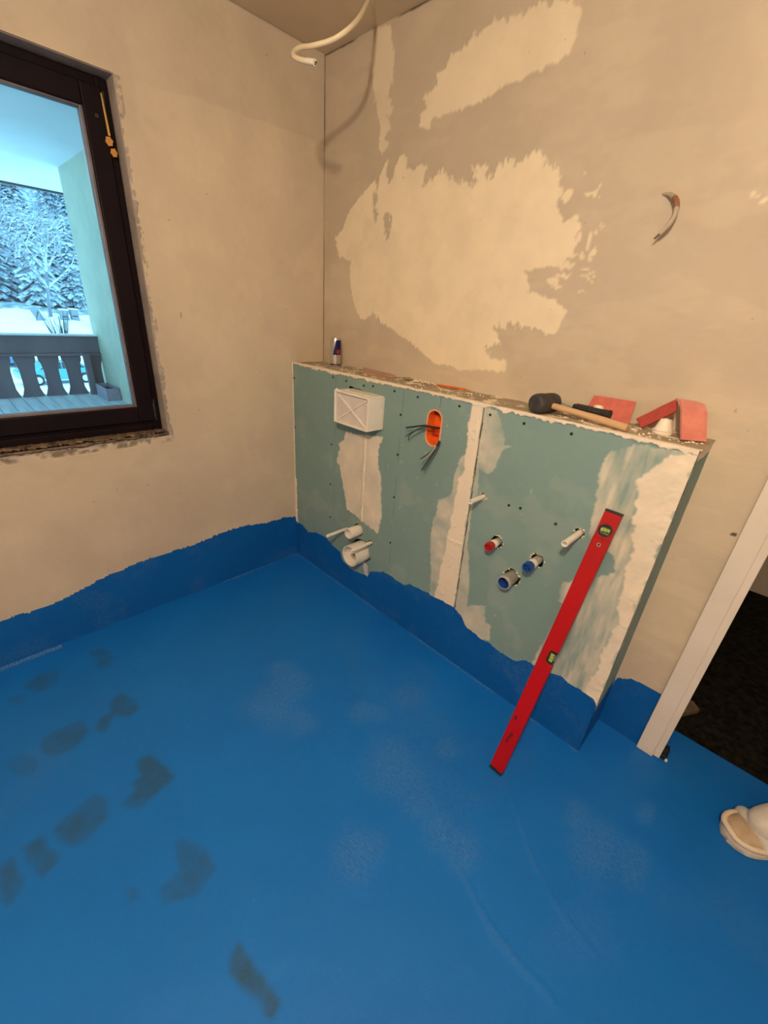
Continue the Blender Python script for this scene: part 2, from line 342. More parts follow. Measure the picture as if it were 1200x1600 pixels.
def field(u, v, h, fn, attrs, ids, names, parent, flip=False):
    """one mesh object per id >= 0; names: id -> (object name, material, kind)"""
    X = fn(u, v, h)
    base = root_loc(parent)
    P = np.stack([X[0]-base.x, X[1]-base.y, X[2]-base.z], -1).reshape(-1, 3).astype(np.float32)
    nu, nv = u.shape
    idx = np.arange(nu*nv).reshape(nu, nv)
    q = np.stack([idx[:-1,:-1], idx[1:,:-1], idx[1:,1:], idx[:-1,1:]], -1).reshape(-1, 4)
    if flip: q = q[:, ::-1]
    out = {}
    fid = ids.reshape(-1)
    for k, (name, mat, kind) in names.items():
        qq = q[fid == k]
        if not len(qq): continue
        un, inv = np.unique(qq, return_inverse=True)
        inv = inv.reshape(-1)
        me = bpy.data.meshes.new(name)
        me.vertices.add(len(un)); me.vertices.foreach_set('co', P[un].reshape(-1))
        me.loops.add(len(inv)); me.loops.foreach_set('vertex_index', inv.astype(np.int32))
        me.polygons.add(len(qq)); me.polygons.foreach_set('loop_start', np.arange(0, len(inv), 4, dtype=np.int32))
        me.update(calc_edges=True)
        me.polygons.foreach_set('use_smooth', np.ones(len(qq), bool))
        for an, av in attrs.items():
            a = me.attributes.new(an, 'FLOAT', 'POINT')
            a.data.foreach_set('value', np.broadcast_to(av, u.shape).reshape(-1)[un].astype(np.float32))
        me.materials.append(mat)
        o = bpy.data.objects.new(name, me); COL.objects.link(o); o.parent = parent
        if kind: o['kind'] = kind
        out[k] = o
    return out

# ================================================================= the room
def structure(name, label, loc=(0,0,0), cat='wall'):
    return thing(name, label, cat, loc, kind='structure')

# ---- floor with blue waterproofing membrane
floor = structure('floor', 'bathroom floor coated with blue waterproofing membrane', cat='floor')
b = MB()
b.box((0,RY,-.12), (RX,0,-.006)); b.box((DX0,-.001,-.12), (DX1,.18,-.006))
b.box((2.65,RY,-.006), (RX,0,0)); b.box((0,RY,-.006), (2.65,-1.95,0)); b.box((2.65,0,-.006), (DX1,.18,0))
b.build('screed', BLUE, floor)
u, v = grid(0, 2.65, -1.95, .18, .005)
wu, wv = u+.012*(fbm(u,v,40,4,1)-.5), v+.012*(fbm(u,v,40,4,2)-.5)
K = np.zeros(u.shape); P_ = np.zeros(u.shape)
STW = [.5,.5,.3,.65,.6,.35,.75,.7,.7,.7,.55,.4,1.1]
for i, s in enumerate(FL_S):
    m = inside(wu, wv, s).astype(float)
    for _ in range(3):
        m[1:-1,1:-1] = (m[1:-1,1:-1]*2+m[:-2,1:-1]+m[2:,1:-1]+m[1:-1,:-2]+m[1:-1,2:])/6
    K = np.maximum(K, m*STW[i]*(.55+.35*ss(.3,.65,fbm(u,v,22,4,20+i))))
for i, (cx, cy, rx, ry) in enumerate(FL_P):
    d = np.hypot((u-cx)/(rx*1.25), (v-cy)/(ry*1.25))
    P_ = np.maximum(P_, (1-ss(.25,1.0,d+.55*(fbm(u,v,14,4,40+i)-.5)))*.42)
P_ = np.maximum(P_, .15*ss(.52,.72,fbm(u,v,5,5,77))*ss(.5,.65,vnoise(u,v,1.4,5)))
d1, d2, d5 = seg_dist(wu,wv,FL_L[0]), seg_dist(wu,wv,FL_L[1]), seg_dist(wu,wv,FL_L[4])
P_ = np.maximum(P_, .25*(1-ss(.002,.010,np.minimum(np.minimum(d1,d2),d5)))*ss(.35,.55,fbm(u,v,12,3,9)))
P_ = np.maximum(P_, 1.6*(1-ss(.006,.016,np.abs(wu-.016)))*(v < -1.41)*(v > -1.70))
P_ = np.maximum(P_, 1.4*(1-ss(.002,.007,np.abs(wu-.006)))*ss(.42,.55,vnoise(u,v,9,4))*(v > -.72)*(v < -.2))
P_ = np.maximum(P_, .8*(1-ss(.003,.009,np.abs(wv+KD+.006)))*ss(.3,.5,vnoise(u,v,9,6))*(u < KL))
P_ = np.maximum(P_, (vnoise(u,v,160,31) > .985)*.9)
h = .0022*(fbm(u,v,3,4,3)-.5)+.0012*(fbm(u,v,26,3,4)-.5)
h += .001*(1-ss(.004,.014,np.minimum(np.minimum(d1,d2),d5)))
uc, vc = fmean(u), fmean(v)
ids = np.zeros(uc.shape, int)
ids[(uc < KL-.004) & (vc > -KD+.004)] = -1
ids[(uc < 1.94) & (vc > .004)] = -1
field(u, v, h, lambda a, c, e: (a, c, e), {'k': K, 'p': P_}, ids, {0: ('membrane_coat', BLUE, None)}, floor)

# ---- left wall with the window opening
wl = structure('wall_left', 'left wall of bare tan plaster around the window')
b = MB()
b.box((-.30,RY,-.1), (-.006,0.25,WZ0)); b.box((-.30,RY,WZ1), (-.006,.25,HC+.1))
b.box((-.30,RY,WZ0), (-.006,WY0,WZ1)); b.box((-.30,WY1,WZ0), (-.006,.25,WZ1))
b.build('wall_core', REVEAL, wl)
MB().box((-.006,RY,0), (0,-1.95,HC)).build('plaster_far', PLASTER, wl)
u, v = grid(-1.95, 0, 0, HC, .005)
prof = np.interp(u, [p[0] for p in LF_M], [p[1] for p in LF_M]) + .010*(fbm(u,v,45,4,5)-.5) + .006*(vnoise(u,v,130,6)-.5)
uc, vc = fmean(u), fmean(v)
j = .010*(fbm(uc,vc,30,3,8)-.5)
ids = np.zeros(uc.shape, int)
ids[(vc < fmean(prof))] = 1
ids[(uc > WY0) & (uc < WY1+.004+j) & (vc > WZ0-.004+j) & (vc < WZ1+.002+j*.5)] = -1
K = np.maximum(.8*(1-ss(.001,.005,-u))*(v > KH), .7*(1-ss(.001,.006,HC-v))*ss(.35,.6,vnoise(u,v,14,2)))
near = (np.abs(u-WY1) < .02) & (v > WZ0-.03) & (v < WZ1)
K = np.maximum(K, .45*near*ss(.5,.7,fbm(u,v,40,3,12)))
K = np.maximum(K, .7*(v < WZ0)*(v > WZ0-.028)*(u < WY1+.03)*ss(.42,.6,fbm(u,v,30,4,13)))
K = np.maximum(K, .5*(vnoise(u,v,90,14) > .985)*(vnoise(u,v,6,15) > .6))
F = .10*ss(.5,.7,fbm(u,v,2.6,4,16)) + .10*ss(.45,.62,fbm(u,v,7,4,17))
F += .16*(1-ss(-.004,.004,v-np.interp(u,[-.80,-.59,-.28,0],[2.013,2.036,2.041,2.049])+.02*(fbm(u,v,9,3,24)-.5)))*ss(-.85,-.6,u)
h = .0035*(fbm(u,v,4,4,18)-.5) + .0012*(fbm(u,v,40,3,19)-.5)
h -= .004*(v < WZ0)*(v > WZ0-.03)*(u < WY1+.03)*ss(.4,.6,fbm(u,v,30,4,13))
h += .0010*(v < prof)
P_ = .25*ss(.55,.75,fbm(u,v,9,4,21))
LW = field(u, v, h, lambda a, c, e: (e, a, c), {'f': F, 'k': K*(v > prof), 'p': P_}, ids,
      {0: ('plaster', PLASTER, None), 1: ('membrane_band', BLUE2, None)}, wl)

# ---- back wall with filler patches
wb = structure('wall_back', 'back wall of tan plaster with cream filler patches')
b = MB()
b.box((-.3,.006,-.1), (DX0,.18,HC+.1)); b.box((DX0,.006,DZ), (DX1,.18,HC+.1)); b.box((DX1,.006,-.1), (4.0,.18,HC+.1))
b.build('wall_core', REVEAL, wb)
b = MB()
b.box((1.94,0,DZ), (DX1,.006,HC)); b.box((DX1,0,0), (RX,.006,HC)); b.box((1.94,0,0),(DX0,.006,DZ))
b.build('plaster_far', PLASTER, wb)
u, v = grid(0, 1.94, 0, HC, .0035)
keep = (u < 1.95)
rag = ss(.35,.6,vnoise(u,v,5,3))
am = .010+.018*rag
wu = u + am*(fbm(u,v,70,4,31)-.5)*1.6
wv = v + am*(fbm(u*1.8,v*.55,70,4,32)-.5)*2.2
mA = inside(wu, wv, BACK_A)
for hh in BACK_H: mA &= ~inside(wu, wv, hh)
mB = inside(wu, wv, BACK_B); mC = inside(wu, wv, BACK_C)
mF = np.zeros(u.shape, bool)
for (cx, cy, rx, ry) in BACK_F:
    mF |= np.hypot((wu-cx)/rx, (wv-cy)/ry) < 1.05
mF &= ~mA
F = np.zeros(u.shape)
op = .86+.14*ss(.3,.55,fbm(u,v,9,4,33))
F[mA] = op[mA]; F[mB] = (op*.92)[mB]; F[mC] = (op*.72)[mC]; F[mF] = .9
thin = ss(.48,.66,fbm(u,v,2.2,4,34))*.20 + ss(.5,.68,fbm(u*.6,v*1.6,11,4,35))*.12
F = np.maximum(F, thin)
for _ in range(1):
    F[1:-1,1:-1] = (F[1:-1,1:-1]*2+F[:-2,1:-1]+F[2:,1:-1]+F[1:-1,:-2]+F[1:-1,2:])/6
prof = np.interp(u, [p[0] for p in BK_M], [p[1] for p in BK_M]) + .012*(fbm(u,v,60,4,36)-.5)
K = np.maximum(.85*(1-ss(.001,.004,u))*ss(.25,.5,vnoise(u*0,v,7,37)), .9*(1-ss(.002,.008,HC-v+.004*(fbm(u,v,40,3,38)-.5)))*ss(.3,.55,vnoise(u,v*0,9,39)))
K = np.maximum(K, .35*(vnoise(u,v,120,41) > .988)*(vnoise(u,v,5,42) > .55))
K[np.hypot(u-1.906, v-.798) < .0] = 0
K = np.maximum(K, .9*(np.hypot((u-1.90)/.008, (v-.885)/.005) < 1+.5*(vnoise(u,v,200,3)-.5)))
h = .0030*(fbm(u,v,3.2,4,43)-.5) + .0009*(fbm(u,v,50,3,44)-.5)
h += np.where(mA | mB | mC | mF, .0012, 0)
h += .0006*(fbm(u*.25,v*2.5,60,3,45)-.5)*(~(mA | mB | mC))
uc, vc = fmean(u), fmean(v)
ids = np.zeros(uc.shape, int)
ids[fmean(mA.astype(float)) > .5] = 1; ids[fmean(mB.astype(float)) > .5] = 2; ids[fmean(mC.astype(float)) > .5] = 3
ids[fmean(mF.astype(float)) > .5] = 4
ids[vc < fmean(prof)] = 5
ids[(uc < KL-.012) & (vc < KH-.012)] = -1
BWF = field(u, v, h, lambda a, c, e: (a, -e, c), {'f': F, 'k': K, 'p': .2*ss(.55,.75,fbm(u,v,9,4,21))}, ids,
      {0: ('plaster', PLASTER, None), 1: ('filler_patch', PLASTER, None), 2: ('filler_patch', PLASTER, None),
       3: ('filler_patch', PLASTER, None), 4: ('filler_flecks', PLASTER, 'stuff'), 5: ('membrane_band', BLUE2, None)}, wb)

# ---- remaining shell
b = MB(); b.box((RX,RY,-.1), (RX+.2,.18,HC+.1))
tag(b.build('wall_right', PLASTER), 'plain tan plaster wall on the right side, out of view', 'wall', kind='structure')
b = MB(); b.box((-.3,RY-.2,-.1), (RX+.2,RY,HC+.1))
tag(b.build('wall_front', PLASTER), 'plain tan plaster wall behind the viewer', 'wall', kind='structure')
b = MB(); b.box((-.3,RY-.2,HC), (RX+.2,.18,HC+.2))
tag(b.build('ceiling', CEILM), 'tan painted ceiling over the bathroom', 'ceiling', kind='structure')

# ---- low installation wall with plasterboards
lw = structure('wall_low', 'low plasterboard installation wall with pipes and dusty ledge')
jx = lambda z: 1.146+(KH-z)*.0235
HOLES = [(1.294,.658,.021),(1.451,.655,.022),(1.377,.547,.0285),(.546,.392,.031),(.574,.28,.060),(1.204,.808,.012),(1.557,.808,.014),(.455,.358,.012),(.639,.36,.012)]
u, v = grid(0, KL, 0, KH, .003)
am = .010
wu = u + am*(fbm(u,v,80,4,51)-.5)*1.4; wv = v + am*(fbm(u,v,80,4,52)-.5)*1.6
mD, mD2 = inside(wu,wv,FR_D) & (u < jx(v)), inside(wu,wv,FR_D2) & (u >= jx(v))
mE, mF_, mG = inside(wu,wv,FR_E) & (u >= jx(v)), inside(wu,wv,FR_F), inside(wu,wv,FR_G)
mG |= (u > KL-.03-.012*fbm(u,v,30,3,50)) & (v < 1.12)
sD, sG = inside(u+.03*(fbm(u,v,25,4,53)-.5),v,FR_DS), inside(u+.06*(fbm(u,v,18,4,54)-.5),v+.05*(fbm(u,v,14,4,55)-.5),FR_GS)
st_v = fbm(u*60/12, v*7/12, 12, 4, 56)       # vertical trowel streaks
n1 = fbm(u,v,16,4,57)
F = .06*ss(.55,.72,fbm(u,v,8,4,58)) + .45*(vnoise(u,v,70,59) > .972)*(vnoise(u,v,7,60) > .45)
def put(m, val):
    global F
    F = np.where(m, np.broadcast_to(val, u.shape), F)
put(mE, np.clip(.30+.9*(n1-.42), .15, .6))
put(mF_, np.clip(.78+.5*(fbm(u,v,12,4,61)-.5), .5, .95))
put(mG, np.clip(.32+.7*(st_v-.42)+.3*(n1-.5)+.75*(fbm(u*3.2,v*.5,30,4,91)-.5), .06, .78))
put(mG & sG, np.clip(.93+.3*(n1-.5), .7, 1))
put(mD, np.clip(.40+.9*(n1-.45), .2, .7)); put(mD & sD, .97)
put(mD2, np.clip(.50+.6*(n1-.5), .3, .8))
def blur(a, n):
    for _ in range(n):
        a = a.copy(); a[1:-1,1:-1] = (a[1:-1,1:-1]*2+a[:-2,1:-1]+a[2:,1:-1]+a[1:-1,:-2]+a[1:-1,2:])/6
    return a
F = blur(F, 1)
prof = np.interp(u, [p[0] for p in FR_M], [p[1] for p in FR_M]) + .010*(fbm(u,v,60,4,62)-.5)
K = np.zeros(u.shape)
for xl, z0, z1, a in ((.348,.42,1.12,.35),(.775,.55,1.125,.4),(.775,.3,.42,.3),(.96,1.08,1.13,.55)):
    K = np.maximum(K, a*(np.abs(u-xl) < .0017)*(v > z0)*(v < z1)*ss(.25,.4,vnoise(u*0,v,14,63)))
K = np.maximum(K, .85*(np.abs(u-jx(v)) < .0022))
K = np.maximum(K, .5*(vnoise(u,v,110,64) > .99)*(vnoise(u,v,5,65) > .5))
mm = mD | mD2 | mE | mF_ | mG
h = blur(np.where(mm, .0006+.0014*F, 0), 1)
h += np.where((mG & sG), (.003+.004*ss(KL-.05,KL,u))*(fbm(u,v,35,4,66)-.35), 0) + np.where(mD & sD, .0022*ss(.6,.8,fbm(u,v,45,4,67)), 0)
h -= .004*(np.abs(u-jx(v)) < .0022)
h += .0012*(v < prof)
uc, vc = fmean(u), fmean(v)
ids = np.where(uc < jx(vc), 0, 1)
for k, m in ((2,mD),(3,mD2),(4,mE),(5,mF_),(6,mG)):
    ids[fmean(m.astype(float)) > .5] = k
ids[vc < fmean(prof)] = 7
for (hx, hz, hr) in HOLES:
    a = np.arctan2(vc-hz, uc-hx)
    ids[np.hypot(uc-hx, vc-hz) < hr*(1.10+.30*(vnoise(np.cos(a)+2,np.sin(a)+2,2.2,int(hx*100))-.4))] = -1
sx, sz0, sz1, sr = .943, .967, 1.036, .0345
ids[np.hypot(uc-sx, vc-np.clip(vc, sz0, sz1)) < sr+.002] = -1
ids[(uc > .444) & (uc < .672) & (vc > .932) & (vc < 1.082-.012*(uc-.444)/.23)] = -1
LWF = field(u, v, h, lambda a, c, e: (a, -KD-e, c), {'f': F*(v > prof), 'k': K*(v > prof), 'p': .25*ss(.55,.75,fbm(u,v,9,4,21))}, ids,
      {0: ('board', BOARD, None), 1: ('board', BOARD, None), 2: ('filler_patch', BOARD, None), 3: ('filler_patch', BOARD, None),
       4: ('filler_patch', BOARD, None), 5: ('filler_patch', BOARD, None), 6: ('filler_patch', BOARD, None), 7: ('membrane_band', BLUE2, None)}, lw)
# end face of the low wall
u, v = grid(-KD, 0, 0, KH, .004)
prof = .20+.02*(fbm(u,v,30,4,71)-.5)+.03*(u+KD)/KD
F = (1-ss(.004,.020,u+KD+.012*(fbm(u,v,40,4,72)-.5)))*.95
F = np.maximum(F, .1*fbm(u,v,12,4,73))
F = np.maximum(F, .9*(v > KH-.02-.02*fbm(u,v,30,3,74)))
h = .0016*(fbm(u,v,20,4,75)-.5)+.002*F*fbm(u,v,60,3,76)
ids = np.where(fmean(v) < fmean(prof), 1, 0)
field(u, v, h, lambda a, c, e: (KL+e, a, c), {'f': F*(v > prof), 'k': 0*u, 'p': 0*u}, ids,
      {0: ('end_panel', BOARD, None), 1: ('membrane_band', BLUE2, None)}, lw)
# dusty ledge on top, two slabs
u, v = grid(0, KL+.004, -KD, 0, .004)
F = .95*ss(.60,.66,fbm(u,v,30,4,81))*ss(.40,.55,fbm(u,v,8,3,82))
F = np.maximum(F, .9*(v < -KD+.02+.018*(fbm(u,v,40,4,83)-.3)))
F = np.maximum(F, .8*(v > -.012)*ss(.45,.6,fbm(u,v,25,3,84)))
jl = np.abs(u-1.16-.55*(v+KD)-.004*np.sin(v*90)) < .004
h = .004*(fbm(u,v,14,4,85)-.5)+.003*F*fbm(u,v,50,3,86)-.004*jl
ids = np.where(fmean(u) < 1.16+.55*(fmean(v)+KD), 0, 1)
field(u, v, h, lambda a, c, e: (a, c, KH+e), {'f': F, 'k': .8*jl}, ids, {0: ('ledge_slab', LEDGE, None), 1: ('ledge_slab', LEDGE, None)}, lw)
# ragged filler bead along the front edge of the ledge, and in the corner to the left wall
def bead(name, A, B, w0, th, U, Nn, mat, parent, seed, n=160, cut=0):
    rng = random.Random(seed); A, B, U, Nn = map(Vector, (A, B, U, Nn)); vs = []; fs = []
    wv_ = [0]*(n+1); s = 0
    for i in range(n+1):
        s = .7*s+.3*rng.uniform(-1, 1); wv_[i] = s
    for i in range(n+1):
        p = A+(B-A)*(i/n); w = w0*(1+.9*wv_[i]+.25*rng.uniform(-1,1)); t = th*(1+.6*wv_[(i*7) % n]+.3*rng.uniform(-1,1))
        vs += [p, p+Nn*t*.8, p+U*w*.5+Nn*t, p+U*w+Nn*t*.6, p+U*w]
    for i in range(n):
        for k in range(4): fs.append((i*5+k, i*5+k+1, (i+1)*5+k+1, (i+1)*5+k))
    return MB().add(vs, fs).build(name, mat, parent, smooth=True, angle=80)
bead('edge_strip', (0,-KD-.0015,KH+.003), (KL,-KD-.0015,KH+.003), .011, .0022, (0,0,-1), (0,-1,0), FILLER, lw, 3, 300)
bead('corner_bead', (.001,-KD-.001,.225), (.001,-KD-.001,.50), .012, .0035, (1,0,0), (0,-1,0), FILLER, lw, 5, 140)
bead('corner_bead', (.001,-KD,.24), (.001,-KD,KH), .005, .002, (0,-1,0), (1,0,0), FILLER, lw, 6, 140)
bead('filler_ridge', (.577,-KD-.001,.885), (.575,-KD-.001,.452), .016, .006, (-1,0,0), (0,-1,0), FILLER, lw, 9, 50)
# screw heads
SCREWM = pm('dark_screw', (.02,.02,.022), (.01,.01,.01), .5, 50)
sme = None
for (sx_, sz_) in SCREWS:
    if sme is None:
        so = MB().lathe([(0,.0012),(.0022,.0012),(.0036,.0026),(.0045,.0022),(.0048,0)], (0,0,0), (0,-1,0), 12).build('screw', SCREWM, lw, smooth=True)
        sme = so.data
    else:
        so = bpy.data.objects.new('screw', sme); COL.objects.link(so); so.parent = lw
    so.location = (sx_, -KD-.0004, sz_)

# ---- window
FRAMEM = pm('dark_brown_window_wood', (.009,.004,.0065), (.0055,.003,.0055), .55, 6, stretch=(1,1,.15), bump=.08, bscale=40, spec=.12)
BEADM = pm('highlit_glazing_bead', (.16,.14,.17), (.10,.085,.11), .45, 10)  # bluish highlight line beside the glass is painted into the bead colour
GLASS = glass_mat('window_glass')
win = structure('window_1', 'dark brown wooden window looking onto a snowy balcony', (-.08,(WY0+WY1)/2,WZ0), 'window')
fy0, fy1, fz0, fz1 = WY0+.002, -.845, .850, 2.012
def rails(name, a, w, x0, x1, mat, bev):
    y0, y1, z0, z1 = a
    for i, (p, q) in enumerate((((x0,y0,z0),(x1,y0+w,z1)), ((x0,y1-w,z0),(x1,y1,z1)), ((x0,y0+w,z0),(x1,y1-w,z0+w)), ((x0,y0+w,z1-w),(x1,y1-w,z1)))):
        MB().box(p, q).build(name, mat, win, bevel=bev)
rails('outer_frame', (fy0,fy1,fz0,fz1), .034, -.125, -.062, FRAMEM, .003)
MB().box((-.125,fy0+.034,fz0+.034),(-.066,fy1-.034,fz0+.060)).build('outer_frame', FRAMEM, win, bevel=.002)
rails('sash', (fy0+.024,fy1-.024,fz0+.050,fz1-.026), .062, -.105, -.048, FRAMEM, .004)
rails('glazing_bead', (fy0+.084,fy1-.084,fz0+.110,fz1-.082), .012, -.086, -.058, BEADM, .003)
MB().box((-.088,fy0+.09,fz0+.112), (-.080,fy1-.09,fz1-.088)).build('pane', GLASS, win)
for zz in (.945, 1.93):
    MB().tube([(-.050,-.868,zz-.03),(-.050,-.868,zz+.03)], .006, 10).box((-.056,-.874,zz-.045),(-.050,-.862,zz+.045)).build('hinge', SCREWM, win, smooth=True)
MB().lathe([(0,.004),(.006,.004),(.008,0)], (-.048,-.897,1.905), (1,0,0), 12).build('plug', SCREWM, win)
# mortar and raw plaster at the sill and reveal
bead('sill_mortar', (-.004,WY1+.012,WZ0+.010), (-.004,WY0,WZ0+.010), .010, .003, (0,0,-1), (1,0,0), MORTAR, wl, 21, 140)
bead('sill_mortar', (-.058,WY1+.002,WZ0+.012), (-.058,WY0,WZ0+.012), .046, .006, (1,0,0), (0,0,1), MORTAR, wl, 22, 140)
bead('reveal_edge', (-.003,WY1+.002,WZ0), (-.003,WY1+.002,WZ1), .012, .003, (0,1,0), (1,0,0), REVEAL, wl, 23, 140)

# ---- doorway frame and hallway
WHITEP = pm('white_door_frame', (.72,.66,.60), (.66,.60,.54), .45, 5, spec=.4)
door = structure('door_1', 'white painted door frame at the right of the low wall', (1.94,0,0), 'door frame')
MB().box((1.913,-.018,.002), (1.966,0,2.10)).build('casing', WHITEP, door, bevel=.002)
MB().box((1.966,-.008,.004), (1.986,.012,2.05)).build('rebate_strip', WHITEP, door, bevel=.0015)
MB().box((DX0,.012,0), (1.981,.18,2.05)).build('jamb', WHITEP, door, bevel=.0015)
MB().box((DX1-.011,-.018,.002), (DX1+.042,0,2.10)).build('casing', WHITEP, door, bevel=.002)
MB().box((DX1-.026,.0,0), (DX1,.18,2.05)).build('jamb', WHITEP, door, bevel=.0015)
MB().box((1.966,-.018,2.045), (DX1-.011,0,2.10)).build('casing', WHITEP, door, bevel=.002)
MB().box((1.981,.0,2.02), (DX1-.026,.18,2.05)).build('jamb', WHITEP, door, bevel=.0015)
CARPET = pm('dark_hall_carpet', (.022,.019,.014), (.004,.004,.003), .95, 45, bump=1, bscale=160, bdist=.006, spec=.1)
b = MB(); b.box((.7,.18,-.12), (3.7,1.9,-.012))
tag(b.build('floor', CARPET), 'dark mottled floor of the hallway beyond the doorway', 'floor', kind='structure')
b = MB(); b.box((.7,1.72,-.1), (3.7,1.9,HC+.1)); b.box((.5,.18,-.1), (.7,1.9,HC+.1)); b.box((3.7,.18,-.1), (3.9,1.9,HC+.1)); 
tag(b.build('wall_hallway', PLASTER), 'tan hallway wall beyond the dark floor', 'wall', kind='structure')
b = MB(); b.box((.5,.18,HC), (4.0,1.9,HC+.2))
tag(b.build('ceiling', CEILM), 'ceiling of the unlit hallway, out of view', 'ceiling', kind='structure')

# ---- the lamp that lights the room (behind the viewer)
lp = thing('pendant_lamp', 'bare glowing bulb hanging on a cord behind the viewer', 'lamp', LAMP_POS)
BLACKP = pm('black_plastic', (.015,.015,.016), (.010,.010,.010), .4, 20)
MB().tube([(LAMP_POS[0],LAMP_POS[1],HC), (LAMP_POS[0],LAMP_POS[1],LAMP_POS[2]+.11)], .004, 8).build('cord', BLACKP, lp)
MB().lathe([(.004,.13),(.018,.12),(.020,.05),(.018,.047)], LAMP_POS, (0,0,1), 20).build('socket', BLACKP, lp, smooth=True)
MB().lathe([(.001,-.05),(.02,-.046),(.036,-.034),(.047,-.014),(.05,.0),(.046,.018),(.034,.036),(.020,.05)], LAMP_POS, (0,0,1), 24).build('bulb', emit_mat('lit_bulb', LAMP_COL, LAMP_STRENGTH), lp, smooth=True)

# ================================================================= fixtures in the low wall
WPLAST = pm('white_plastic', (.80,.76,.70), (.76,.71,.65), .4, 20)
WPLAST2 = pm('greyish_white_plastic', (.66,.60,.55), (.60,.54,.49), .5, 20)
REDP = pm('red_plastic_cap', (.45,.02,.02), (.36,.015,.015), .4, 20)
BLUEP = pm('blue_plastic_cap', (.015,.07,.30), (.012,.05,.24), .4, 20)
GREYM = pm('galvanised_steel', (.58,.56,.52), (.46,.44,.41), .4, 25, metal=.3)
DARKIN = pm('dark_cavity', (.012,.012,.012), (.008,.008,.008), .9, 20)
FRONT = -KD

# inspection box of the cistern: open tray with cross ribs
bx0, bx1, bz0, bz1, by = .448, .668, .934, 1.072, -.286
box = thing('flush_plate_box', 'white plastic box with diagonal ribs standing out of the board', 'box', ((bx0+bx1)/2,FRONT,bz0))
t = .006
b = MB()
b.box((bx0,by,bz0), (bx0+t,-.10,bz1)); b.box((bx1-t,by,bz0), (bx1,-.10,bz1))
b.box((bx0+t,by,bz0), (bx1-t,-.10,bz0+t)); b.box((bx0+t,by,bz1-t), (bx1-t,-.10,bz1))
b.build('housing', WPLAST, box, bevel=.0015)
MB().box((bx0+t,by+.010,bz0+t), (bx1-t,by+.013,bz1-t)).build('cover_plate', WPLAST2, box)
cx_, cz_ = (bx0+bx1)/2, (bz0+bz1)/2
for s in (-1, 1):
    d = Vector((bx1-bx0-2*t, 0, s*(bz1-bz0-2*t))); ln = d.length; d.normalize()
    MB().obox((cx_,by+.0075+.001*s,cz_), d, (0,1,0), d.cross(Vector((0,1,0))), ln/2-.004, .0032, .0025).build('rib', WPLAST, box)
MB().box((bx0-.006,by+.012,bz1-.012), (bx0,by+.022,bz1+.004)).build('lug', WPLAST, box)
MB().box((bx0-.006,by+.012,bz0+.03), (bx0,by+.022,bz0+.045)).build('lug', WPLAST, box)
MB().box((bx0+.03,by+.03,bz1), (bx1-.004,FRONT+.01,bz1+.003)).build('top_lip', WPLAST, box)

# orange double socket box with wires
ORANGE = pm('orange_plastic', (.85,.16,.02), (.70,.11,.015), .45, 30)
sb = thing('socket_box', 'orange double wall socket box with loose wires', 'socket box', (.943,FRONT,.93))
def stadium(r, n=14):
    a = [(sx+r*math.cos(math.pi*k/n), sz1+r*math.sin(math.pi*k/n)) for k in range(n+1)]
    return a + [(sx+r*math.cos(math.pi+math.pi*k/n), sz0+r*math.sin(math.pi+math.pi*k/n)) for k in range(n+1)]
def ring_shell(o, i, y0, y1):
    n = len(o); vs = [(x,y0,z) for x, z in o]+[(x,y1,z) for x, z in o]+[(x,y0,z) for x, z in i]+[(x,y1,z) for x, z in i]
    fs = []
    for k in range(n):
        q = (k+1) % n
        fs += [(k,q,n+q,n+k), (2*n+k,3*n+k,3*n+q,2*n+q), (k,2*n+k,2*n+q,q), (n+k,n+q,3*n+q,3*n+k)]
    return vs, fs
b = MB(); b.add(*ring_shell(stadium(.0345), stadium(.0325), FRONT+.0, FRONT+.048))
b.prism(stadium(.034), lambda p, q, d: (p, d, q), FRONT+.045, FRONT+.048)
b.build('shell', ORANGE, sb, smooth=True)
b = MB(); b.add(*ring_shell(stadium(.0375), stadium(.0322), FRONT-.002, FRONT+.001)); b.build('rim', pm('pale_orange_rim', (.85,.38,.22), (.8,.3,.15), .5), sb)
b = MB().box((sx-.032,FRONT+.012,sz0+.03), (sx-.006,FRONT+.045,sz0+.036)).box((sx+.006,FRONT+.012,sz0+.03), (sx+.032,FRONT+.045,sz0+.036)); b.build('divider', ORANGE, sb)
for zz in (sz0-.004, sz1+.01):
    MB().box((sx-.03,FRONT+.034,zz), (sx-.006,FRONT+.042,zz+.006)).build('knockout_rib', REDP, sb)
for zz in (sz0+.012, sz0+.021):
    MB().lathe([(.0028,.0),(.0042,.0),(.0042,.003),(.0028,.003)], (sx+.006,FRONT+.045,zz), (0,-1,0), 14).build('screw_port', REDP, sb)
CABLE_G = pm('dark_grey_wire', (.055,.06,.055), (.035,.04,.035), .5)
CABLE_B = pm('black_wire', (.012,.012,.014), (.01,.01,.01), .4)
CABLE_W = pm('pale_wire', (.45,.40,.30), (.4,.35,.26), .5)
def wire(pts, r, m, o=None): MB().tube(smooth_path(pts, 6), r, 8).build('wire', m, o or sb, smooth=True)
wire([(.965,-.155,1.000),(.958,-.19,1.005),(.935,-.222,1.012),(.918,-.235,1.011),(.838,-.236,.985)], .0030, CABLE_B)
wire([(.962,-.155,.998),(.955,-.19,1.002),(.930,-.225,1.008),(.905,-.236,.998),(.860,-.236,.962),(.856,-.236,.940)], .0022, CABLE_G)
wire([(.960,-.155,1.000),(.940,-.215,1.006),(.915,-.240,1.000),(.870,-.245,.972),(.845,-.245,.952)], .0018, CABLE_G)
wire([(.958,-.155,.975),(.972,-.19,.965),(.985,-.222,.948),(.965,-.235,.915),(.928,-.236,.882)], .0024, CABLE_G)
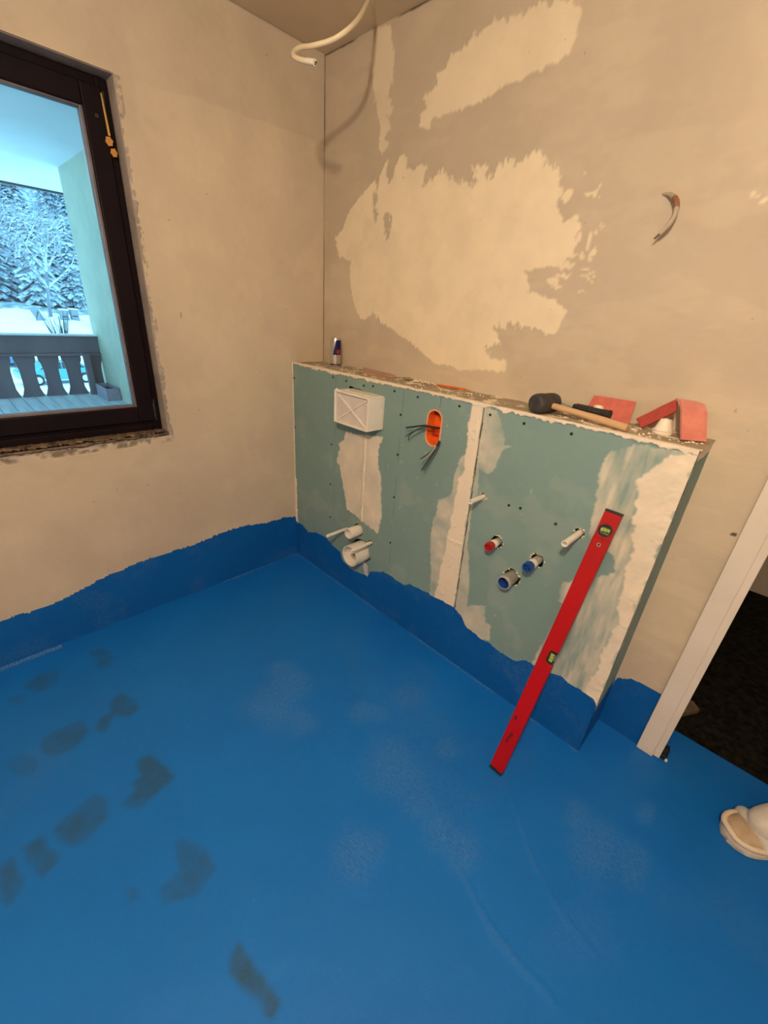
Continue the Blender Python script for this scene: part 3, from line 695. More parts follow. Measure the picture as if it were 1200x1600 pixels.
wire([(.956,-.155,.973),(.970,-.19,.962),(.984,-.226,.944),(.964,-.240,.905),(.936,-.243,.872)], .0018, CABLE_W)
wire([(.958,-.155,.970),(.974,-.19,.960),(.988,-.222,.942),(.972,-.238,.898),(.940,-.238,.838)], .0022, CABLE_B)
wire([(.960,-.155,.972),(.978,-.19,.962),(.992,-.220,.944),(.978,-.236,.900),(.951,-.238,.842)], .0020, CABLE_G)

# pipes and threaded rods (all stand out of the boards towards the room)
def hollow(name, x, z, r, y1, wall, mat, parent, y0=-.10, seg=28, depth=None):
    dp = depth if depth is not None else .09
    return MB().lathe([(r,0),(r,y0-y1),(r-.0008,y0-y1+.0008),(r-wall,y0-y1),(r-wall,y0-y1-dp),(0.0005,y0-y1-dp)], (x,y0,z), (0,-1,0), seg).build(name, mat, parent, smooth=True)
def sleeve(x, z, r, y1, label, group=None):
    o = thing('mounting_sleeve', label, 'pipe', (x,FRONT,z))
    hollow('sleeve', x, z, r, y1, .003, WPLAST, o, seg=18, depth=.02)
    MB().lathe([(r-.003,0),(r-.003,.004),(.0005,.004)], (x,y1+.016,z), (0,-1,0), 12).build('rod', GREYM, o)
    return o
sleeve(1.204, .808, .0088, -.278, 'thin white sleeve standing out beside the filled board joint')
sleeve(1.557, .808, .0100, -.306, 'thin white sleeve standing out left of the red spirit level')
sleeve(.455, .360, .0080, -.322, 'thin white sleeve left of the narrow flush pipe stub')
sleeve(.640, .360, .0085, -.330, 'thin white sleeve crossing in front of the wide toilet drain')
fp = thing('flush_pipe', 'narrow white flush pipe stub above the wide toilet drain', 'pipe', (.546,FRONT,.39))
hollow('pipe', .546, .392, .027, -.262, .004, WPLAST, fp)
MB().lathe([(.0225,0),(.0225,.004),(.0005,.004)], (.546,-.225,.392), (0,-1,0), 20).build('plug', WPLAST2, fp)
wd = thing('toilet_drain', 'wide white toilet drain pipe near the blue membrane', 'pipe', (.574,FRONT,.28))
hollow('pipe', .574, .280, .055, -.272, .005, WPLAST, wd, seg=40, depth=.05)
MB().lathe([(.049,0),(.049,.004),(.0005,.004)], (.574,-.222,.280), (0,-1,0), 32).build('plug', WPLAST2, wd, smooth=True)
MB().box((.562,-.255,.270), (.586,-.226,.279)).build('plug_grip', WPLAST2, wd)
MB().add([(.600,-.199,.232),(.632,-.199,.226),(.640,-.201,.160),(.618,-.203,.168),(.604,-.203,.20)], [(0,1,2,3,4)]).build('foil_scrap', pm('pale_foil', (.55,.52,.55)), wd)
def capped(name, x, z, label, capm, r, y1):
    o = thing(name, label, 'pipe', (x,FRONT,z))
    MB().lathe([(r*.86,0),(r*.86,-y1-.10-.028)], (x,-.10,z), (0,-1,0), 24).build('brass_collar', GREYM, o, smooth=True)
    MB().lathe([(r*.92,0),(r*.98,.004),(r*.98,.022),(r*.92,.026)], (x,y1+.047,z), (0,-1,0), 24).build('white_ring', WPLAST, o, smooth=True)
    MB().lathe([(r*.95,0),(r,.002),(r,.022),(r*.97,.025),(r*.72,.025),(r*.72,.004),(.0005,.004)], (x,y1+.024,z), (0,-1,0), 24).build('cap', capm, o, smooth=True)
    for k in range(2):
        a = math.pi*k/2+.5; d = Vector((math.cos(a),0,math.sin(a)))
        MB().obox((x,y1+.010,z), d, (0,1,0), d.cross(Vector((0,1,0))), r*.72, .008, .0018).build('cap_web', capm, o)
    return o
capped('water_connection', 1.294, .658, 'red capped water pipe above the wash basin drain', REDP, .0165, -.258)
capped('water_connection', 1.451, .655, 'blue capped water pipe between drain and spirit level', BLUEP, .0175, -.268)
bd = thing('basin_drain', 'grey wash basin drain stub with blue seal below the water pipes', 'pipe', (1.377,FRONT,.547))
MB().lathe([(.0235,0),(.0235,.135),(.0255,.138),(.0255,.152),(.0238,.1545),(.0212,.154)], (1.377,-.10,.547), (0,-1,0), 28).build('pipe', GREYM, bd, smooth=True)
MB().lathe([(.0215,.008),(.0205,.009),(.019,.004),(.0185,-.03),(.0005,-.03)], (1.377,-.246,.547), (0,-1,0), 28).build('seal', BLUEP, bd, smooth=True)

# chipped filler crumbs stuck around the holes (loose, uncountable)
rng = random.Random(4)
def crumbs(mb, c, U, V, Nn, n, spread, size, rg):
    c, U, V, Nn = map(Vector, (c, U, V, Nn))
    for _ in range(n):
        a, rr = rg.uniform(0, 2*math.pi), math.sqrt(rg.random())
        p = c+U*(math.cos(a)*rr*spread[0])+V*(math.sin(a)*rr*spread[1]); s = size*rg.uniform(.4, 1.5)
        q = [p+U*(s*math.cos(2.1*k+a))+V*(s*math.sin(2.1*k+a)*.7) for k in range(3)]
        top_ = p+Nn*s*rg.uniform(.4,.9)
        mb.add(q+[top_], [(0,1,2),(0,1,3),(1,2,3),(2,0,3)])
b = MB()
for (hx, hz, hr) in HOLES[:3]+HOLES[5:7]:
    for _ in range(9):
        a = rng.uniform(0, 6.28); crumbs(b, (hx+hr*1.15*math.cos(a),FRONT-.0005,hz+hr*1.15*math.sin(a)), (1,0,0), (0,0,1), (0,-1,0), 2, (.003,.003), .004, rng)
tag(b.build('chipped_rims', FILLER, lw), kind='stuff')

# ================================================================= spirit level
LRED = pm('red_lacquer', (.40,.002,.006), (.35,.002,.005), .42, 6, spec=.3)
VIAL = pm('green_vial', (.35,.50,.10), (.28,.42,.08), .15, 30, coat=.5)
A0, A1 = Vector((1.6035,-.487,.004)), Vector((1.6365,-.212,.918))
ax = (A1-A0); LEN = ax.length; ax.normalize()
wx = (Vector((1,0,0))-ax*ax.x).normalized(); nn = wx.cross(ax).normalized()
if nn.y > 0: nn = -nn
HW, HT = .0232, .0105
lv = thing('spirit_level', 'long red spirit level leaning against the low wall', 'spirit level', A0)
def LP(s, w, n): return A0+ax*s+wx*w+nn*n
# body outline with a notch for the middle vial and a round window near the top
tm, tv = .488*LEN, .937*LEN
b = MB()
rv = .0185
y_split = tv-.026
top_d, bot_d = LEN-.007-tv, tv-y_split
cang = sorted([2*math.pi*k/24 for k in range(24)] + [math.atan2(top_d,HW), math.pi-math.atan2(top_d,HW), 2*math.pi-math.atan2(bot_d,HW), math.pi+math.atan2(bot_d,HW)])
cn = len(cang)
circ = [(rv*math.cos(a), tv+rv*math.sin(a)) for a in cang]
b.prism([(-HW,.010),(HW,.010),(HW,tm-.024),(HW-.020,tm-.021),(HW-.024,tm-.015),(HW-.024,tm+.015),(HW-.020,tm+.021),(HW,tm+.024),(HW,y_split),(-HW,y_split)], lambda w, s, n: LP(s,w,n), -HT, HT)
sq = []
for a in cang:
    c_, s_ = math.cos(a), math.sin(a)
    m_ = min(HW/abs(c_) if abs(c_) > 1e-6 else 9, (top_d if s_ > 0 else bot_d)/abs(s_) if abs(s_) > 1e-6 else 9)
    sq.append((m_*c_, tv+m_*s_))
n = cn
vs = [LP(s,w,HT) for w, s in sq]+[LP(s,w,HT) for w, s in circ]+[LP(s,w,-HT) for w, s in sq]+[LP(s,w,-HT) for w, s in circ]
fs = []
for k in range(n):
    q = (k+1) % n
    fs += [(k,q,n+q,n+k), (2*n+k,3*n+k,3*n+q,2*n+q), (k,2*n+k,2*n+q,q), (n+k,n+q,3*n+q,3*n+k)]
b.add(vs, fs)
b.build('body', LRED, lv, bevel=.0012)
for s0, s1 in ((0,.010),(LEN-.007,LEN)):
    MB().prism([(-HW-.0004,s0),(HW+.0004,s0),(HW+.0004,s1),(-HW-.0004,s1)], lambda w, s, n_: LP(s,w,n_), -HT-.0006, HT+.0006).build('end_cap', BLACKP, lv, bevel=.0012)
MB().lathe([(rv-.0032,HT-.003),(rv-.003,HT+.0012),(rv+.001,HT+.0012),(rv+.001,HT-.002)], LP(tv,0,0), nn, 28).build('vial_ring', BLACKP, lv, smooth=True)
MB().lathe([(.0005,-HT+.002),(rv-.001,-HT+.002),(rv-.001,HT-.004)], LP(tv,0,0), nn, 28).build('vial_well', pm('pale_well', (.42,.42,.34), (.36,.36,.3), .5), lv)
va = (wx*.97+ax*.1).normalized()
MB().tube([LP(tv,0,.002)-va*.012, LP(tv,0,.002)+va*.012], .0062, 14).build('vial', VIAL, lv, smooth=True)
for s in (-1, 1):
    MB().tube([LP(tv,0,.002)+va*(s*.004), LP(tv,0,.002)+va*(s*.0048)], .0065, 14).build('vial_line', BLACKP, lv)
MB().obox(LP(tv,0,.0035)+wx.cross(nn)*.0135, wx, ax, nn, .011, .0022, .0035).build('vial_holder', BLACKP, lv)
MB().obox(LP(tv,0,.0035)-wx.cross(nn)*.0135, wx, ax, nn, .011, .0022, .0035).build('vial_holder', BLACKP, lv)
MB().lathe([(.0005,HT+.0004),(.0058,HT+.0008),(.0062,HT)], LP(.890*LEN,0,0), nn, 16).build('screw_plate', pm('brushed_steel', (.45,.38,.36), rough=.35, metal=.7), lv)
MB().obox(LP(.890*LEN,0,HT+.0011), wx, ax, nn, .0040, .0013, .0004).obox(LP(.890*LEN,0,HT+.0011), ax, wx, nn, .0040, .0013, .0004).build('screw_cross', BLACKP, lv)
# middle vial set in the notch
MB().obox(LP(tm,HW-.0225,0), wx, ax, nn, .0018, .020, HT-.001).build('notch_lining', BLACKP, lv)
for s in (-1, 1):
    MB().obox(LP(tm+s*.0175,HW-.0125,0), wx, ax, nn, .0105, .0028, HT-.001).build('notch_lining', BLACKP, lv)
MB().tube([LP(tm-.0145,HW-.013,.002), LP(tm+.0145,HW-.013,.002)], .0068, 14).build('vial', VIAL, lv, smooth=True)
for s in (-1, 1):
    MB().tube([LP(tm+s*.0045,HW-.013,.002), LP(tm+s*.0053,HW-.013,.002)], .0071, 14).build('vial_line', BLACKP, lv)
# worn dark print near the foot
PRINT = pm('dark_print', (.05,.004,.006), (.10,.004,.006), .5, 90)
def ringp(s, w, r0, r1, m=18, st=1.0):
    o = [(r1*math.cos(2*math.pi*k/m), r1*st*math.sin(2*math.pi*k/m)) for k in range(m)]
    i = [(r0*math.cos(2*math.pi*k/m), r0*st*math.sin(2*math.pi*k/m)) for k in range(m)]
    vs = [LP(s+y,w+x,HT+.0009) for x, y in o]+[LP(s+y,w+x,HT+.0009) for x, y in i]
    return vs, [(k,(k+1) % m,m+(k+1) % m,m+k) for k in range(m)]
b = MB(); b.add(*ringp(.228*LEN,-.010,.0012,.0055,st=1.3)); b.build('printed_mark', PRINT, lv)
b = MB(); b.add(*ringp(.163*LEN,-.0005,.0015,.0060,st=1.2))
for k in range(5):
    b.obox(LP(.153*LEN-k*.0062,-.0030-.0006*k,HT+.0009), wx, ax, nn, .0034 if k % 2 else .0042, .0016, .0002)
b.obox(LP(.140*LEN,-.0060,HT+.0009), (ax+wx*.05).normalized(), wx, nn, .014, .0012, .0002)
b.build('printed_mark', PRINT, lv)

# ================================================================= things on the ledge
Z0 = KH+.001
# drinks can
can = thing('drinks_can', 'slim blue and silver drinks can on the ledge in the corner', 'can', (.205,-.085,Z0))
SILVER = pm('silver_can', (.62,.60,.60), (.52,.50,.50), .28, 40, metal=.85)
CANBLUE = pm('can_blue', (.006,.010,.11), (.005,.008,.09), .25, 40, metal=.3)
CANRED = pm('can_red', (.30,.02,.07), (.25,.015,.06), .35, 40)
H, r = .133, .0265; seg = 72
view = math.atan2(-1.4724+.085, 1.9125-.205)
prof = [(.021,.0),(.0235,.003),(.0262,.008)] + [(r,.010+k*(.120-.010)/44) for k in range(45)] + [(.0255,.124),(.0235,.130),(.0235,H),(.0225,H),(.0222,H-.003),(.0005,H-.003)]
vs = []; fs = []; mi = []
for rr, hh in prof:
    for k in range(seg):
        a = 2*math.pi*k/seg; vs.append((.205+rr*math.cos(a), -.085+rr*math.sin(a), Z0+hh))
for i in range(len(prof)-1):
    for k in range(seg):
        fs.append((i*seg+k, i*seg+(k+1) % seg, (i+1)*seg+(k+1) % seg, (i+1)*seg+k))
        hh = (prof[i][1]+prof[i+1][1])/2; a = (2*math.pi*(k+.5)/seg-view+math.pi) % (2*math.pi)-math.pi
        c = 0
        for off in (0, math.pi):                    # blue fields, front and back
            aa = (a-off+math.pi) % (2*math.pi)-math.pi
            sl = -.46+.55*(hh-.06)/.065
            if .058 < hh < .124 and sl < aa < 1.35: c = 1
            if math.hypot((aa-.62)/.42, (hh-.072)/.011) < 1: c = 2
        if .010 < hh < .0145: c = 3
        mi.append(c)
b = MB(); b.v = [Vector(p) for p in vs]; b.f = fs; b.mi = mi
b.build('can_body', [SILVER, CANBLUE, CANRED, BLACKP], can, smooth=True)
MB().obox((.205,-.085,Z0+H), (math.cos(.8),math.sin(.8),0), (-math.sin(.8),math.cos(.8),0), (0,0,1), .011, .006, .0008).build('pull_tab', SILVER, can, bevel=.001)

# rubber mallet
RUBBER = pm('black_rubber', (.022,.022,.025), (.05,.045,.04), .7, 30, bump=.2, bscale=120)
WOOD = pm('pale_wood_handle', (.58,.38,.23), (.50,.31,.17), .55, 5, stretch=(.3,3,3), lo=.3, hi=.7)
mal = thing('rubber_mallet', 'black rubber mallet with pale wooden handle lying on the ledge', 'mallet', (1.33,-.15,Z0))
h0, h1 = Vector((1.316,-.186,Z0+.0315)), Vector((1.342,-.096,Z0+.0315))
hd = (h1-h0).normalized(); hl = (h1-h0).length
MB().lathe([(.0005,0),(.024,0),(.0285,.004),(.0305,.012),(.0308,hl*.35),(.0300,hl*.5),(.0308,hl*.65),(.0305,hl-.012),(.0285,hl-.004),(.024,hl),(.0005,hl)], h0, hd, 28).build('mallet_head', RUBBER, mal, smooth=True)
hc = (h0+h1)/2
MB().tube(smooth_path([hc-Vector((.028,-.002,-.001)), hc+Vector((.04,-.002,-.004)), (1.47,-.151,Z0+.021), (1.590,-.166,Z0+.0125)], 6), [.0088]*6+[.0095]*7+[.0108]*6, 14).build('handle', WOOD, mal, smooth=True)

# tool with black rubber grip and steel shaft
tool = thing('grip_tool', 'hand tool with black rubber grip behind the mallet handle', 'tool', (1.42,-.035,Z0))
t0, t1, t2 = Vector((1.352,-.055,Z0+.030)), Vector((1.393,-.064,Z0+.025)), Vector((1.512,-.086,Z0+.0255))
MB().tube([t0-(t1-t0)*.9, t0, t1, t1+(t2-t1)*.2], .0062, 12).build('steel_shaft', GREYM, tool, smooth=True)
MB().tube(smooth_path([t1,t1+(t2-t1)*.15,t1+(t2-t1)*.5,t1+(t2-t1)*.85,t2],5), [.010]*3+[.0125]*8+[.0115]*4+[.0125]*4+[.0135]*2, 16).build('grip', pm('black_grip', (.014,.014,.014), (.03,.03,.028), .6, 90, bump=.7, bscale=400), tool, smooth=True)
MB().obox(t0-(t1-t0)*.95, (0,1,0), (1,0,0), (0,0,1), .028, .011, .011).build('steel_head', GREYM, tool, bevel=.003)

# pinkish red pad leaning on the wall
PAD = pm('red_felt', (.58,.15,.115), (.50,.12,.095), .9, 40, bump=.5, bscale=200, sheen=.3)
PAD2 = pm('pink_felt', (.68,.24,.19), (.58,.18,.15), .9, 30, bump=.6, bscale=150, sheen=.3)
PADD = pm('dark_red_felt', (.42,.06,.05), (.34,.05,.04), .9, 40, bump=.5, bscale=200)
pad = thing('red_pad', 'flat square red felt pad leaning on the back wall', 'pad', (1.49,-.03,Z0))
q = [Vector((1.412,-.018,Z0)), Vector((1.556,-.030,Z0)), Vector((1.551,-.008,1.196)), Vector((1.426,-.006,1.194))]
nv_ = (q[1]-q[0]).cross(q[3]-q[0]).normalized(); nv_ = -nv_ if nv_.y > 0 else nv_
b = MB(); b.add([p+nv_*.003 for p in q]+[p-nv_*.003 for p in q], [(0,1,2,3),(7,6,5,4),(0,4,5,1),(1,5,6,2),(2,6,7,3),(3,7,4,0)])
b.build('felt_sheet', PAD, pad, bevel=.0012)
# folded strip: one leg slanting, the other hanging down in a curve
fs_ = thing('folded_strip', 'folded pink and red felt strip standing like a tent', 'felt strip', (1.68,-.08,Z0))
def ribbon(name, A, B, th, mat):
    n = len(A); vs = []; fs = []
    for i in range(n):
        a, c = Vector(A[i]), Vector(B[i]); i0, i1 = max(i-1,0), min(i+1,n-1)
        nr = (Vector(A[i1])-Vector(A[i0])).cross(c-a).normalized()
        vs += [a+nr*th, c+nr*th, c-nr*th, a-nr*th]
    for i in range(n-1):
        for k in range(4): fs.append((i*4+k, i*4+(k+1) % 4, (i+1)*4+(k+1) % 4, (i+1)*4+k))
    fs += [(0,1,2,3), tuple(4*(n-1)+k for k in (3,2,1,0))]
    return MB().add(vs, fs).build(name, mat, fs_, smooth=True, angle=50)
ribbon('slanting_leg', [(1.576,-.050,1.153),(1.605,-.050,1.178),(1.635,-.052,1.205),(1.661,-.055,1.226)], [(1.601,-.064,1.134),(1.628,-.066,1.156),(1.652,-.069,1.178),(1.672,-.072,1.197)], .0035, PADD)
ribbon('hanging_leg', [(1.656,-.052,1.2255),(1.671,-.078,1.226),(1.687,-.100,1.206),(1.698,-.113,1.176),(1.713,-.120,1.134)], [(1.702,-.018,1.222),(1.723,-.036,1.219),(1.738,-.054,1.200),(1.748,-.068,1.172),(1.762,-.078,1.134)], .0035, PAD2)
# white cones
def cone(label, x, y, s):
    o = thing('white_cone', label, 'cone', (x,y,Z0))
    MB().lathe([(.0005,0),(.024*s,0),(.0255*s,.002),(.0255*s,.007*s),(.0235*s,.010*s),(.0145*s,.039*s),(.013*s,.0415*s),(.009*s,.042*s),(.007*s,.038*s),(.0005,.038*s)], (x,y,Z0), (0,0,1), 28).build('cone_shell', pm('white_cone_plastic', (.80,.72,.62), (.76,.67,.57), .55), o, smooth=True)
    MB().lathe([(.0235*s,.0098*s),(.0262*s,.0098*s),(.0262*s,.0128*s),(.0226*s,.0128*s)], (x,y,Z0), (0,0,1), 28).build('cone_rim', WPLAST, o, smooth=True)
cone('small white cone in front of the folded pink felt strip', 1.657, -.078, 1.0)
cone('small white cone half hidden behind the black grip', 1.463, -.052, .97)
# pencil, cardboard flakes, lump, dust
pen = thing('pencil', 'orange carpenter pencil lying at the back of the ledge', 'pencil', (.89,-.03,Z0))
p0, p1 = Vector((.815,-.040,Z0+.0045)), Vector((.965,-.018,Z0+.0045)); pd = (p1-p0).normalized()
PENM = pm('orange_pencil_paint', (.72,.16,.03), (.62,.12,.02), .45)
MB().tube([p0, p1-pd*.016], .0042, 6).build('shaft', PENM, pen)
MB().tube([p1-pd*.016, p1-pd*.003], [.0042,.0014], 6).build('sharpened_tip', WOOD, pen)
MB().tube([p1-pd*.003, p1], [.0014,.0005], 6).build('lead', BLACKP, pen)
FLAKE = pm('pinkish_cardboard', (.50,.30,.22), (.42,.24,.17), .9, 20, bump=.3)
def flake(label, pts, z, th, tilt):
    b = MB(); c = sum((Vector((x,y,0)) for x, y in pts), Vector())/len(pts)
    b.prism(pts, lambda p, q, d: (p,q,Z0+z+d+tilt*(q-c.y)), 0, th)
    o = b.build('cardboard_flake', FLAKE, loc=(c.x,c.y,Z0)); tag(o, label, 'cardboard', 'cardboard scraps on the ledge')
flake('torn pinkish cardboard scrap lying on the ledge, the larger one', [(.33,-.012),(.47,-.020),(.57,-.030),(.52,-.075),(.43,-.088),(.39,-.06)], .004, .0025, .10)
flake('narrow torn cardboard scrap beside the larger scrap', [(.42,-.088),(.56,-.050),(.60,-.045),(.55,-.082),(.44,-.105)], .0005, .003, .02)
bm = bmesh.new(); bmesh.ops.create_icosphere(bm, subdivisions=3, radius=.013)
for vv in bm.verts:
    k = 1+.35*math.sin(vv.co.x*420)*math.cos(vv.co.y*380)+.2*math.sin(vv.co.z*500)
    vv.co = Vector((vv.co.x*1.9*k, vv.co.y*1.0*k, vv.co.z*.55*k))
me = bpy.data.meshes.new('plaster_lump'); bm.to_mesh(me); bm.free(); me.materials.append(LEDGE)
o = bpy.data.objects.new('plaster_lump', me); COL.objects.link(o); o.location = (.667,-.055,Z0+.007); o.rotation_euler.z = -.2
tag(o, 'grey lump of dried plaster between the cardboard and the pencil', 'plaster lump')
b = MB(); rng = random.Random(11)
crumbs(b, (.9,-.10,KH+.0005), (1,0,0), (0,1,0), (0,0,1), 170, (.86,.085), .0042, rng)
crumbs(b, (1.55,-.12,KH+.0005), (1,0,0), (0,1,0), (0,0,1), 80, (.2,.07), .0042, rng)
crumbs(b, (.72,-.02,KH+.0005), (1,0,0), (0,1,0), (0,0,1), 40, (.1,.018), .006, rng)
tag(b.build('plaster_crumbs', FILLER), 'loose white plaster crumbs scattered along the ledge', 'debris', kind='stuff')

# ================================================================= cables
CON = pm('cream_conduit', (.74,.64,.47), (.68,.58,.42), .45, 15)
cab = thing('ceiling_cable', 'cream cable hanging in a hook from the ceiling corner', 'cable', (.45,-.13,HC))
cp = smooth_path([(.40,-.105,HC),(.43,-.14,2.328),(.490,-.205,2.283),(.580,-.317,2.180),(.617,-.391,2.116),(.593,-.430,2.086),(.558,-.474,2.067),(.555,-.514,2.050),(.565,-.543,2.029),(.590,-.560,2.007),(.625,-.563,1.991),(.676,-.555,1.977)], 7)
MB().tube(cp, .0064, 14).build('sheath', CON, cab, smooth=True)
ce, cd = cp[-1], (cp[-1]-cp[-2]).normalized()
MB().tube([ce-cd*.028, ce+cd*.001], .0073, 14).build('end_sleeve', pm('pale_sleeve', (.80,.72,.62), rough=.4), cab, smooth=True)
for k in range(3):
    a = 2.1*k; o_ = Vector((math.cos(a)*.003, 0, math.sin(a)*.003))
    MB().tube([ce+o_, ce+cd*.005+o_], .0016, 8).build('core_wire', [CABLE_B, CABLE_W, CABLE_G][k], cab)
hk = thing('wall_conduit', 'short bent conduit poking out of the back wall', 'conduit', (1.47,0,1.70))
hp = smooth_path([(1.452,.004,1.722),(1.476,-.010,1.716),(1.500,-.024,1.697),(1.509,-.033,1.670),(1.503,-.036,1.645),(1.487,-.034,1.626)], 7)
nh = len(hp)
MB().tube(hp, [.0025+.0035*min(1, i/10) + (.0005 if i % 2 else 0) for i in range(nh)], 12).build('corrugated_tube', pm('grey_conduit', (.46,.38,.30), (.36,.29,.22), .6), hk, smooth=True, angle=70)
MB().tube(hp[11:19], [.0066+(.0005 if i % 2 else 0) for i in range(8)], 12).build('rusty_section', pm('rust_brown', (.30,.15,.085), (.22,.10,.05), .7), hk, smooth=True)
MB().tube([hp[-1]-(hp[-1]-hp[-2])*.2, hp[-1]+Vector((-.010,-.001,-.012))], .0022, 8).build('core_wire', CABLE_G, hk)

# window ornament
YEL = pm('straw_yellow', (.62,.36,.08), (.52,.28,.05), .6, 60)
GOLD = pm('golden_straw', (.55,.27,.06), (.45,.20,.04), .7, 60, bump=.4)
orn = thing('window_ornament', 'two small straw flowers on a yellow band hanging at the window frame', 'ornament', (-.040,-.868,1.81))
b = MB(); b.add([(-.044,-.8745,1.968),(-.044,-.8715,1.968),(-.041,-.8660,1.861),(-.041,-.8730,1.861),(-.046,-.8745,1.968),(-.046,-.8715,1.968),(-.0435,-.8660,1.861),(-.0435,-.8730,1.861)], [(0,1,2,3),(7,6,5,4),(0,4,5,1),(1,5,6,2),(2,6,7,3),(3,7,4,0)])
b.build('band', YEL, orn)
for cy, cz, rr in ((-.873,1.845,.0125), (-.864,1.8165,.0115)):
    pts = [((rr*(1.0 if k % 2 == 0 else .80))*math.cos(math.pi*k/6+.2), (rr*(1.18 if k % 2 == 0 else .95))*math.sin(math.pi*k/6+.2)) for k in range(12)]
    MB().prism(pts, lambda p, q, d: (d, cy+p, cz+q), -.0445, -.039).build('straw_flower', GOLD, orn, bevel=.001)

# small things at the doorway
ws = MB().prism([(1.965,.22),(2.045,.355),(2.015,.385),(1.955,.34)], lambda p, q, d: (p, q, d+.10*(q-.22)*.3), -.010, .010).build('wood_offcut', pm('raw_wood_offcut', (.17,.12,.08), (.12,.085,.055), .8, 6, stretch=(1,5,1)), loc=(1.99,.3,-.01), bevel=.001)
tag(ws, 'brown wooden offcut on the dark hallway floor beside the door frame', 'wood offcut')
ds = thing('door_stop', 'small black stop at the foot of the white door frame', 'door stop', (2.0,.03,.001))
MB().box((1.9865,.000,.001), (2.006,.050,.022)).build('stop_base', BLACKP, ds, bevel=.003)
MB().box((1.9875,.004,.022), (2.002,.030,.050)).build('stop_pad', BLACKP, ds, bevel=.003)
MB().box((2.002,-.004,.004), (2.010,.003,.014)).build('stop_tab', WPLAST, ds, bevel=.001)

# ================================================================= the person stepping in at the doorway (only the shoe is in view)
SKIN = pm('skin', (.55,.34,.24), (.50,.30,.21), .55, 20)
TROU = pm('off_white_work_cloth', (.64,.60,.55), (.56,.52,.47), .95, 40, bump=.5, bscale=220, sheen=.2)
SWEAT = pm('grey_sweatshirt', (.16,.16,.17), (.13,.13,.14), .95, 40, bump=.4, bscale=200)
SOLE = pm('cream_rubber_sole', (.72,.62,.50), (.64,.54,.42), .7, 30)
UPPER = pm('beige_dusty_upper', (.46,.36,.26), (.40,.30,.21), .85, 40, bump=.3)
HAIR = pm('short_brown_hair', (.06,.035,.02), (.04,.025,.015), .8, 60, bump=.6, bscale=200)
pers = thing('person', 'person in off-white work trousers and cream shoes standing in the doorway', 'person', (2.46,.03,0))
def skin(name, verts, edges, mat, parent, sub=2, root=0):
    base = root_loc(parent)
    me = bpy.data.meshes.new(name)
    me.from_pydata([tuple(Vector(p[:3])-base) for p in verts], edges, [])
    o = bpy.data.objects.new(name, me); COL.objects.link(o); o.parent = parent
    md = o.modifiers.new('skin', 'SKIN'); md.use_smooth_shade = True
    if not me.skin_vertices: me.skin_vertices.new(name='')
    for i, p in enumerate(verts):
        sv = me.skin_vertices[0].data[i]; r_ = p[3]; sv.radius = r_ if isinstance(r_, tuple) else (r_, r_)
        sv.use_root = (i == root)
    o.modifiers.new('sub', 'SUBSURF').levels = sub; o.modifiers['sub'].render_levels = sub
    me.materials.append(mat)
    return o
fx, fy = 2.375, .028                       # ankle of the leading foot, toes towards -x
bx_, by_ = 2.60, .20                       # ankle of the other foot
body = [(2.52,.0,.92,.115),(2.515,.0,1.08,.11),(2.505,.0,1.25,.125),(2.50,.0,1.40,.10),(2.492,.0,1.475,.052),(2.482,.0,1.525,.05),
        (2.50,-.045,.88,.075),(2.425,.01,.48,.055),(fx,fy,.10,.036),(2.55,.12,.88,.075),(2.575,.17,.48,.055),(bx_,by_,.10,.036),
        (2.50,-.165,1.385,.052),(2.515,-.225,1.12,.040),(2.44,-.235,.90,.030),(2.415,-.232,.85,.034),(2.50,.165,1.385,.052),(2.525,.225,1.12,.040),(2.455,.24,.90,.030),(2.43,.238,.85,.034)]
be = [(0,1),(1,2),(2,3),(3,4),(4,5),(0,6),(6,7),(7,8),(0,9),(9,10),(10,11),(3,12),(12,13),(13,14),(14,15),(3,16),(16,17),(17,18),(18,19)]
for side, w in ((-1,15),(1,19)):
    bx0_, by0_, bz0_ = body[w][:3]
    for k, (dx, ln) in enumerate(((-.030,.062),(-.010,.072),(.010,.068),(.029,.054))):
        i = len(body)
        body += [(bx0_+dx,by0_,bz0_-.045,.0105),(bx0_+dx*1.1-.006,by0_-side*.004,bz0_-.045-ln*.55,.0088),(bx0_+dx*1.1-.020,by0_-side*.012,bz0_-.045-ln,.0078)]
        be += [(w,i),(i,i+1),(i+1,i+2)]
    i = len(body)
    body += [(bx0_-.042,by0_-side*.012,bz0_-.012,.0115),(bx0_-.058,by0_-side*.018,bz0_-.045,.0095)]
    be += [(w,i),(i,i+1)]
skin('body', body, be, SKIN, pers)
# head: shaped lathe with face
def headpt(t, a):
    z = 1.515+.235*t
    rx = .098*math.sin(math.pi*min(max(.10+.86*t,0),1))**.55; ry = .078*math.sin(math.pi*min(max(.10+.86*t,0),1))**.55
    c, s = math.cos(a), math.sin(a)
    x, y = 2.468+rx*c, ry*s
    if c < 0:                                # face side
        f = -c
        if abs(s) < .35: x -= .022*f*math.exp(-((t-.42)/.085)**2)*(1-abs(s)/.35)      # nose
        if .12 < abs(s) < .62: x += .010*f*math.exp(-((t-.52)/.05)**2)                 # eye sockets
        if abs(s) < .4: x -= .006*math.exp(-((t-.25)/.03)**2)                          # lips
        x -= .010*f*math.exp(-((t-.10)/.07)**2)                                        # chin
    return (x, y, z)
b = MB(); nT, nA = 28, 40
vs = [headpt(i/nT, 2*math.pi*k/nA) for i in range(nT+1) for k in range(nA)]
fs = [(i*nA+k, i*nA+(k+1) % nA, (i+1)*nA+(k+1) % nA, (i+1)*nA+k) for i in range(nT) for k in range(nA)] + [tuple(range(nT*nA, (nT+1)*nA)), tuple(range(nA-1, -1, -1))]
